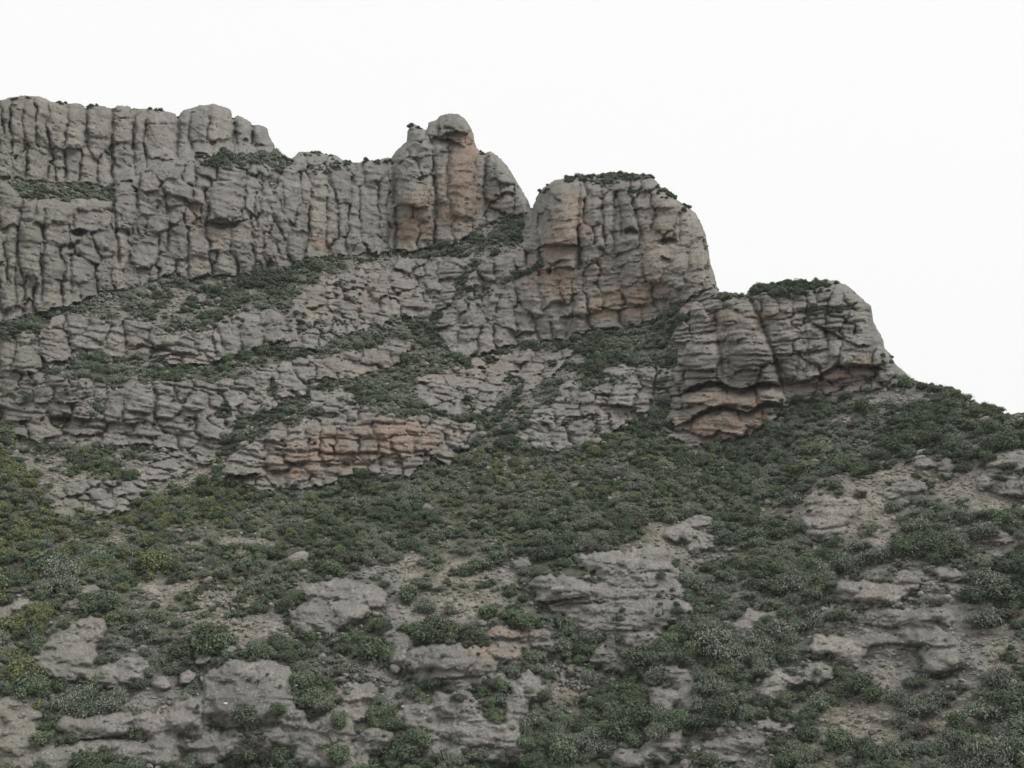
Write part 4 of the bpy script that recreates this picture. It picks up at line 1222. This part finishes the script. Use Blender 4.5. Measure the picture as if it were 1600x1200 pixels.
total_area = prob.sum()
NSH = int(min(36000, total_area * 1.05))
print('veg area', total_area, NSH)
cs = np.cumsum(prob.ravel())
pick = np.searchsorted(cs, RNG.random(NSH) * cs[-1])
syi, sxi = np.unravel_index(pick, prob.shape)
S = []
for j, i in zip(syi, sxi):
    x, y = i + X0 + random.random(), j + Y0 + random.random()
    onrock = bool(okc[j, i]) and not GAP[j, i]
    v = vegn[j, i]
    rad = random.choice((.4, .5, .6, .75, .9, 1.1, 1.5)) * random.uniform(.8, 1.2) * (1 + .45 * max(0, v)) * (1 + .3 * max(0, float(vegf[j, i])))
    if y < 560:
        rad *= .95
    if y > 880:
        rad *= .95
        if dens[j, i] > .75 and random.random() < .16:
            rad *= 1.7
    if onrock:
        rad *= .62
    if dens[j, i] < .45 and not okc[j, i]:
        rad *= .6
    vf = .8 * vegf[j, i] + .9 * float(wg2[j, i]) + random.uniform(-.35, .35) - .12
    yel = math.exp(-((x - 200) / 230) ** 2 - ((y - 825) / 80) ** 2) + .8 * math.exp(-((x - 0) / 110) ** 2) * (y > 640) + .35 * math.exp(-((x - 800) / 350) ** 2 - ((y - 740) / 50) ** 2)
    r_ = random.random()
    if r_ < yel * .42:
        kd = 'y'
    elif r_ > .93 or (onrock and r_ > .75) or (dens[j, i] < .5 and r_ > .7):
        kd = 'r'
    elif vf > .25:
        kd = 'd'
    elif vf < -.12:
        kd = 'b'
    else:
        kd = 'g'
    S.append((x, y, rad, kd, 1.0, False))
# shrubs traced one by one: x, y, half width in px, kind
BIG = [(321,1005,40,'d'),(290,1015,26,'d'),(350,1000,26,'g'),(157,1028,17,'d'),(120,1085,26,'b'),(95,1100,24,'b'),(150,1095,26,'d'),(85,1065,13,'d'),(270,1045,18,'d'),(215,1068,18,'d'),(60,950,22,'y'),(20,975,24,'y'),(30,1050,28,'y'),(50,1075,24,'g'),
 (390,1172,24,'d'),(370,1190,20,'d'),(432,1108,18,'d'),(383,818,12,'d'),(345,745,18,'d'),(318,752,16,'d'),(485,1025,18,'g'),(62,1150,18,'g'),(575,1015,30,'d'),(600,1030,26,'g'),(548,1040,24,'b'),(767,1095,18,'d'),(765,1115,15,'d'),(650,1075,22,'d'),
 (598,1112,20,'g'),(718,1088,14,'d'),(850,1085,14,'d'),(905,1010,26,'d'),(890,985,20,'g'),(920,1055,18,'b'),(1000,1110,34,'d'),(985,1135,28,'g'),(930,1150,28,'b'),(1035,1140,24,'b'),(660,1162,26,'g'),(690,1180,22,'b'),(750,878,28,'g'),(775,870,24,'g'),
 (730,890,22,'g'),(640,930,24,'g'),(665,945,22,'b'),(700,950,18,'b'),(760,955,26,'g'),(800,958,26,'g'),(825,968,22,'g'),(708,978,16,'y'),(860,862,24,'d'),(885,858,24,'d'),(835,895,14,'d'),(530,1180,24,'g'),(1075,982,22,'g'),(1045,1012,24,'g'),(1115,1000,18,'g'),
 (1280,965,30,'b'),(1250,972,26,'b'),(1308,958,22,'d'),(1135,1100,32,'d'),(1110,1120,28,'d'),(1165,1110,22,'b'),(1220,1018,24,'d'),(1195,1035,22,'b'),(1180,910,26,'d'),(1215,915,26,'d'),(1250,905,24,'b'),(1290,890,26,'b'),(1330,880,26,'b'),(1370,868,28,'b'),
 (1410,858,30,'d'),(1450,852,28,'d'),(1485,862,26,'d'),(1345,850,24,'b'),(1550,905,30,'b'),(1520,930,26,'d'),(1580,925,30,'d'),(1540,965,28,'b'),(1340,1070,26,'d'),(1365,1085,22,'d'),(1285,1095,26,'b'),(1430,1062,20,'d'),(1460,1088,24,'b'),(1462,940,16,'r'),
 (1345,772,13,'r'),(1395,790,16,'b'),(1525,705,22,'d'),(1550,695,24,'d'),(1585,690,24,'d'),(1510,728,18,'d'),(1575,725,16,'d'),(1310,1165,28,'g'),(1260,1145,26,'d'),(1240,1170,24,'b'),(1580,1100,34,'d'),(1590,1150,36,'d'),(1560,1060,26,'b'),(1500,1130,26,'g'),
 (1540,1170,24,'b'),(1400,1170,24,'b'),(1440,1140,22,'r'),(1350,1055,14,'r'),(1245,642,18,'d'),(1232,652,14,'d'),(1350,635,20,'d'),(1365,642,16,'d'),(1288,642,14,'d'),(1420,632,14,'b'),(1440,605,11,'d'),(1462,606,13,'d'),(1488,610,12,'d'),(1306,441,7,'d'),
 (1275,444,9,'d'),(1250,447,9,'d'),(1225,448,9,'d'),(1200,452,8,'d'),(1052,485,13,'d'),(1066,494,12,'d'),(1042,498,12,'d'),(918,412,8,'r'),(905,418,6,'r'),(1022,662,18,'d'),(1040,650,16,'d'),(1010,680,16,'d'),(1038,622,14,'b'),(955,592,14,'b'),(865,568,9,'d'),
 (935,672,10,'r'),(850,660,12,'r'),(540,720,16,'r'),(492,690,8,'r'),(560,735,14,'g'),(845,705,20,'g'),(780,690,18,'d'),(500,640,20,'d'),(150,1070,18,'g'),(1500,800,22,'b'),(1430,820,24,'b'),(1540,830,22,'b'),(1190,770,20,'b'),(1140,840,26,'d'),(1180,830,24,'g'),
 (1150,880,22,'d'),(1240,780,20,'b'),(700,385,5,'d'),(1100,450,9,'b'),(1122,462,7,'b'),(770,350,5,'d'),(1118,700,14,'g'),(1060,700,16,'g')]
for (x, y, hw, kd) in BIG:
    m_ = float(bil(rfin, np.array([x * 1.]), np.array([min(y + hw * .45, 1290.)]))[0]) / FOC
    S.append((x, y + hw * .45, hw * m_ / .95, kd, 1.0, True))
for (x, y, rx, ry, n, kd) in [(1010,275,14,4,8,'d'),(960,278,36,5,26,'d'),(905,281,24,5,14,'d'),(1235,450,60,8,60,'d'),(1040,300,14,8,12,'d'),(1470,608,30,5,16,'d'),(1385,562,10,6,6,'d'),(650,198,10,3,3,'d'),(1140,461,14,3,8,'b'),
                              (1290,484,26,5,24,'d'),(1262,500,8,6,8,'r'),(1055,306,22,7,14,'d'),(1035,286,10,4,8,'b'),(1010,660,22,18,26,'d'),(1035,600,12,26,26,'d'),(955,592,20,10,18,'b'),(830,425,24,5,20,'r'),(740,455,26,6,16,'d'),(1150,400,0,0,0,'d'),(995,300,10,5,8,'d'),(917,412,9,5,8,'r'),(962,545,40,8,20,'d'),(1125,462,18,3,10,'b'),(350,500,40,6,10,'d'),(860,660,26,10,14,'r'),(930,660,8,12,8,'r'),(860,570,8,6,5,'d'),(590,254,24,3,12,'d'),(500,241,30,3,10,'b'),(445,250,14,4,8,'d'),(850,296,10,6,7,'d'),(755,240,6,2,3,'d'),(540,255,14,2,5,'d'),(20,155,30,2,6,'r'),(110,162,20,2,6,'r'),(150,166,14,2,4,'r'),(245,173,20,2,6,'r'),(1075,328,8,5,4,'d'),
                              (1550,645,60,4,26,'b'),(1250,640,40,14,16,'d'),(1055,495,18,20,14,'d'),(1030,650,20,30,22,'d')]:
    for _ in range(n):
        x_, y_ = x + random.uniform(-rx, rx), y + random.uniform(-ry, ry)
        y_ = max(y_, float(np.interp(x_, sx, sy)) + 1.5)
        m_ = float(bil(rfin, np.array([x_]), np.array([y_]))[0]) / FOC
        S.append((x_, y_, random.uniform(3.2, 6.5) * m_, kd, 1.0, False))
sxp = np.array([s[0] for s in S]); syp = np.array([s[1] for s in S])
syp = np.maximum(syp, np.interp(sxp, sx, sy) + 1.0)
rS = bil(rfin, sxp, syp)
PS = rays(sxp, syp) * rS[:, None]
PS[:, 2] += CAMZ
rad = np.array([s[2] for s in S])
pxsize = rad / rS * FOC
traced = np.array([s[5] for s in S])
rot = RNG.uniform(0, 2 * math.pi, len(S))
tilt = RNG.normal(0, .12, (len(S), 2))
zsc = RNG.uniform(.75, 1.15, len(S))
proto = np.array([random.choice((fine_kind if pxsize[n] > 12 else by_kind)[s[3]]) for n, s in enumerate(S)])
vis = (sxp > 5) & (sxp < 1595) & (syp < 1195)
score = np.where(vis, pxsize + 100 * traced, -1)
ordr = np.argsort(-score)
N_IND = 285
ind = ordr[:N_IND]
rest = ordr[N_IND:]
PS[:, 2] -= rad * .12

CN = {'d': 'dark green', 'g': 'mid green', 'b': 'grey green', 'y': 'yellow green', 'r': 'bare brown'}
MARKS = [(540,950,'grey whaleback slab'),(893,918,'loaf shaped boulder'),(1010,950,'broad layered slab'),(715,1030,'grey arched dome'),(845,1000,'tan broken ledge'),(380,1100,'dark grey bluff'),(170,1145,'long loaf ledges'),
 (115,1020,'reddish topped slabs'),(30,1130,'bottom left slabs'),(30,948,'left edge boulders'),(185,1050,'knobbly pale rocks'),(680,1135,'square block outcrop'),(550,1130,'upright pale rocks'),(1370,930,'tan cracked face'),
 (1260,1040,'crumbling pale steps'),(1180,965,'domed pale rock'),(1060,1085,'leaning grey slabs'),(1560,740,'streaked right slab'),(1300,800,'pale bedrock patch'),(1440,750,'bright rock lip'),(1070,820,'light knobbly rocks'),
 (1190,1150,'low bottom slab'),(1130,665,'orange buttress foot'),(1330,590,'long overhang end'),(1240,450,'right buttress top'),(960,275,'domed buttress top'),(550,700,'orange brown outcrop'),
 (900,640,'layered domed outcrop'),(955,840,'middle scrub slope'),(1480,620,'right skyline ridge'),(1560,1080,'bottom right corner'),(1450,1150,'lower right gravel'),(150,780,'flat broken outcrop'),(300,850,'yellow green slope'),(640,880,'central rubble patch')]
def place_words(x, y):
    best = min(MARKS, key=lambda m: (m[0] - x) ** 2 + (m[1] - y) ** 2)
    dx, dy = x - best[0], y - best[1]
    if math.hypot(dx, dy) < 28:
        w_ = 'on'
    elif abs(dx) > 2.2 * abs(dy):
        w_ = 'right of' if dx > 0 else 'left of'
    elif abs(dy) > 2.2 * abs(dx):
        w_ = 'below' if dy > 0 else 'above'
    else:
        w_ = ('below ' if dy > 0 else 'above ') + ('right of' if dx > 0 else 'left of')
    return w_ + ' the ' + best[2]
used_lab = {}
recs = []
for n in ind:
    x, y, r_, kd = S[n][:4]
    sz = 'very large' if pxsize[n] > 27 else 'large' if pxsize[n] > 21 else 'medium' if pxsize[n] > 15 else 'small'
    recs.append([n, x, y, f'{sz} {CN[kd]} shrub', place_words(x, y)])
groups_ = {}
for r in recs:
    groups_.setdefault((r[3], r[4]), []).append(r)
ORD = ['second', 'third', 'fourth', 'fifth', 'sixth', 'seventh', 'eighth', 'ninth', 'tenth', 'eleventh', 'twelfth', 'thirteenth', 'fourteenth']
for (a, b), lst in groups_.items():
    lst.sort(key=lambda r: r[1])
    for q, r in enumerate(lst):
        if len(lst) == 1:
            r.append(f'{a} {b}')
        elif q == 0:
            r.append(f'leftmost {a} {b}')
        elif q == len(lst) - 1:
            r.append(f'rightmost {a} {b}')
        else:
            r.append(f'{a} {ORD[min(q - 1, 12)]} from left, {b}')
for n, x, y, a, b, lab in recs:
    k, fol, br = PROTO[proto[n]]
    o = bpy.data.objects.new('shrub', None)
    link(o)
    o.location = tuple(float(c) for c in PS[n])
    o.rotation_euler = (float(tilt[n, 0]), float(tilt[n, 1]), float(rot[n]))
    s_ = float(rad[n])
    o.scale = (s_, s_, s_ * float(zsc[n]))
    o.empty_display_size = .2
    link(bpy.data.objects.new('foliage', fol), o)
    link(bpy.data.objects.new('branches', br), o)
    o['label'] = ' '.join(lab.split()[:16])
    o['category'] = 'shrub'
    o['group'] = 'single shrubs on the mountain slope'

def scatter(name, label, meshes, P, rotz, tl, scl, pidx):
    lib = bpy.data.collections.new(name + '_kinds')
    for i, me in enumerate(meshes):
        ob = bpy.data.objects.new(f'{name}_kind_{i:02d}', me)
        lib.objects.link(ob)
    me = bpy.data.meshes.new(name)
    me.vertices.add(len(P))
    me.vertices.foreach_set('co', np.asarray(P, F32).ravel())
    a = me.attributes.new('pick', 'INT', 'POINT'); a.data.foreach_set('value', np.asarray(pidx, np.int32))
    a = me.attributes.new('turn', 'FLOAT_VECTOR', 'POINT'); a.data.foreach_set('vector', np.stack([tl[:, 0], tl[:, 1], rotz], -1).astype(F32).ravel())
    a = me.attributes.new('size', 'FLOAT_VECTOR', 'POINT'); a.data.foreach_set('vector', np.asarray(scl, F32).ravel())
    o = bpy.data.objects.new(name, me)
    link(o)
    o['kind'] = 'stuff'
    o['label'] = label
    ng = bpy.data.node_groups.new(name, 'GeometryNodeTree')
    ng.interface.new_socket('Geometry', in_out='INPUT', socket_type='NodeSocketGeometry')
    ng.interface.new_socket('Geometry', in_out='OUTPUT', socket_type='NodeSocketGeometry')
    gi, go = ng.nodes.new('NodeGroupInput'), ng.nodes.new('NodeGroupOutput')
    m2p = ng.nodes.new('GeometryNodeMeshToPoints')
    ip = ng.nodes.new('GeometryNodeInstanceOnPoints')
    ci = ng.nodes.new('GeometryNodeCollectionInfo')
    ci.inputs['Collection'].default_value = lib
    ci.inputs['Separate Children'].default_value = True
    ci.inputs['Reset Children'].default_value = True
    def na(t, nm):
        q = ng.nodes.new('GeometryNodeInputNamedAttribute')
        q.data_type = t
        q.inputs['Name'].default_value = nm
        return q.outputs['Attribute']
    ln = ng.links.new
    ln(gi.outputs[0], m2p.inputs['Mesh'])
    ln(m2p.outputs[0], ip.inputs['Points'])
    ln(ci.outputs[0], ip.inputs['Instance'])
    ip.inputs['Pick Instance'].default_value = True
    ln(na('INT', 'pick'), ip.inputs['Instance Index'])
    e2r = ng.nodes.new('FunctionNodeEulerToRotation')
    ln(na('FLOAT_VECTOR', 'turn'), e2r.inputs[0])
    ln(e2r.outputs[0], ip.inputs['Rotation'])
    ln(na('FLOAT_VECTOR', 'size'), ip.inputs['Scale'])
    ln(ip.outputs[0], go.inputs[0])
    md = o.modifiers.new('scatter', 'NODES')
    md.node_group = ng
    return o
scl = np.stack([rad, rad, rad * zsc], -1)
scatter('scrub_cover', 'dense low evergreen scrub covering the slopes and ledges', [p[1] for p in PROTO], PS[rest], rot[rest], tilt[rest], scl[rest], proto[rest])

# thin air between the viewpoint and the mountain
hb_v = [(x, y, z) for z in (-52, 330) for y in (-4300, 900) for x in (-4300, 4300)]
hm = bpy.data.meshes.new('haze')
hm.from_pydata(hb_v, [], [(0, 2, 3, 1), (4, 5, 7, 6), (0, 1, 5, 4), (2, 6, 7, 3), (0, 4, 6, 2), (1, 3, 7, 5)])
hmat = bpy.data.materials.new('thin_haze')
hmat.use_nodes = True
hn = hmat.node_tree
hn.nodes.clear()
pv = hn.nodes.new('ShaderNodeVolumePrincipled')
pv.inputs['Color'].default_value = (.93, .96, 1, 1)
pv.inputs['Density'].default_value = 0.00011
ho = hn.nodes.new('ShaderNodeOutputMaterial')
hn.links.new(pv.outputs[0], ho.inputs['Volume'])
hm.materials.append(hmat)
haze = bpy.data.objects.new('haze', hm)
haze['kind'] = 'stuff'
haze['label'] = 'thin pale haze in the air'
link(haze)

# loose stones
def stone_mesh(seed):
    rg_ = np.random.default_rng(seed)
    import bmesh
    bm = bmesh.new()
    bmesh.ops.create_icosphere(bm, subdivisions=2, radius=1)
    off = rg_.uniform(0, 60, 3)
    pl = [(d / np.linalg.norm(d), rg_.uniform(.6, .9)) for d in rg_.normal(size=(7, 3))]
    for v in bm.verts:
        c = np.array(v.co)
        for d, h in pl:
            e = c @ d - h
            if e > 0:
                c = c - d * e * .9
        c *= 1 + .12 * float(vnoise(np.array([c * 2 + off], F32))[0])
        v.co = (c[0], c[1] * .8, c[2] * .6)
    me = bpy.data.meshes.new('stone')
    bm.to_mesh(me)
    bm.free()
    at = me.color_attributes.new('tint', 'FLOAT_COLOR', 'POINT')
    pr = rg_.uniform(.2, .7)
    at.data.foreach_set('color', np.tile(np.array([rg_.uniform(0, .3), pr, .0, 0], F32), len(me.vertices)))
    me.materials.append(M_ROCK)
    return me
stc = np.where(okc, .05, np.clip(1.15 - dens, .06, 1) + .10 * (py < 760) * (vegf > 0)) * land * inview * area
cs = np.cumsum(stc.astype(np.float64).ravel())
NST = 20000
pick = np.searchsorted(cs, RNG.random(NST) * cs[-1])
tj, ti = np.unravel_index(pick, stc.shape)
tx, ty = ti + X0 + RNG.random(NST), tj + Y0 + RNG.random(NST)
ty = np.maximum(ty, np.interp(tx, sx, sy) + 3)
PT = rays(tx, ty) * bil(rfin, tx, ty)[:, None]
PT[:, 2] += CAMZ
sc_ = RNG.lognormal(-1.6, .55, NST) * np.where(ty < 760, 1.25, 1.0)
scatter('scree', 'pale loose stones scattered over bare ground between the shrubs', [stone_mesh(s) for s in range(6)], PT, RNG.uniform(0, 6.28, NST), RNG.normal(0, .4, (NST, 2)),
        np.stack([sc_, sc_, sc_], -1), RNG.integers(0, 6, NST))

# dead branch at the lower right, white stones
def at_px(x, y, lift=0.):
    p = (rays(np.array([x * 1.]), np.array([y * 1.])) * bil(rfin, np.array([x * 1.]), np.array([y * 1.]))[:, None])[0]
    return np.array([p[0], p[1], p[2] + CAMZ + lift])
bv, bf = [], []
p0, p1, p2 = at_px(1548, 1160, .6), at_px(1566, 1172, .9), at_px(1592, 1190, .7)
p0 = p0 - np.array([0, 1.2, 0]); p1 = p1 - np.array([0, 1.4, 0]); p2 = p2 - np.array([0, 1.3, 0])
tube(bv, bf, p0 - p0, p1 - p0, .035, .055, 6)
tube(bv, bf, p1 - p0, p2 - p0, .055, .08, 6)
tube(bv, bf, p1 - p0, p1 - p0 + np.array([-.3, .1, .7]), .03, .012, 5)
me = arr_mesh('dead_branch', bv, bf, [M_DEAD])
o = bpy.data.objects.new('dead_branch', me)
o.location = tuple(p0)
o['label'] = 'bleached dead branch sticking out of shrubs in the bottom right corner'
o['category'] = 'branch'
link(o)
for x, y, s_, lab in ((352,1100,.32,'small white stone on the face of the big dark grey bluff'),(796,1040,.28,'white splinter of rock on the right end of the grey dome'),(930,902,.3,'tiny white stone left on the broad layered slab')):
    me = stone_mesh(50 + x)
    me.materials.clear()
    me.materials.append(M_WHITE)
    o = bpy.data.objects.new('white_stone', me)
    o.location = tuple(at_px(x, y, .05))
    o.scale = (s_ * (1.5 if x == 796 else 1), s_, s_ * .8)
    o['label'] = lab
    o['category'] = 'stone'
    link(o)
print('seeds', len(seeds), 'shrubs', len(S), 'area', total_area, 'r range', rbase[land].min(), rbase[land].max(), 'verts', len(VF))
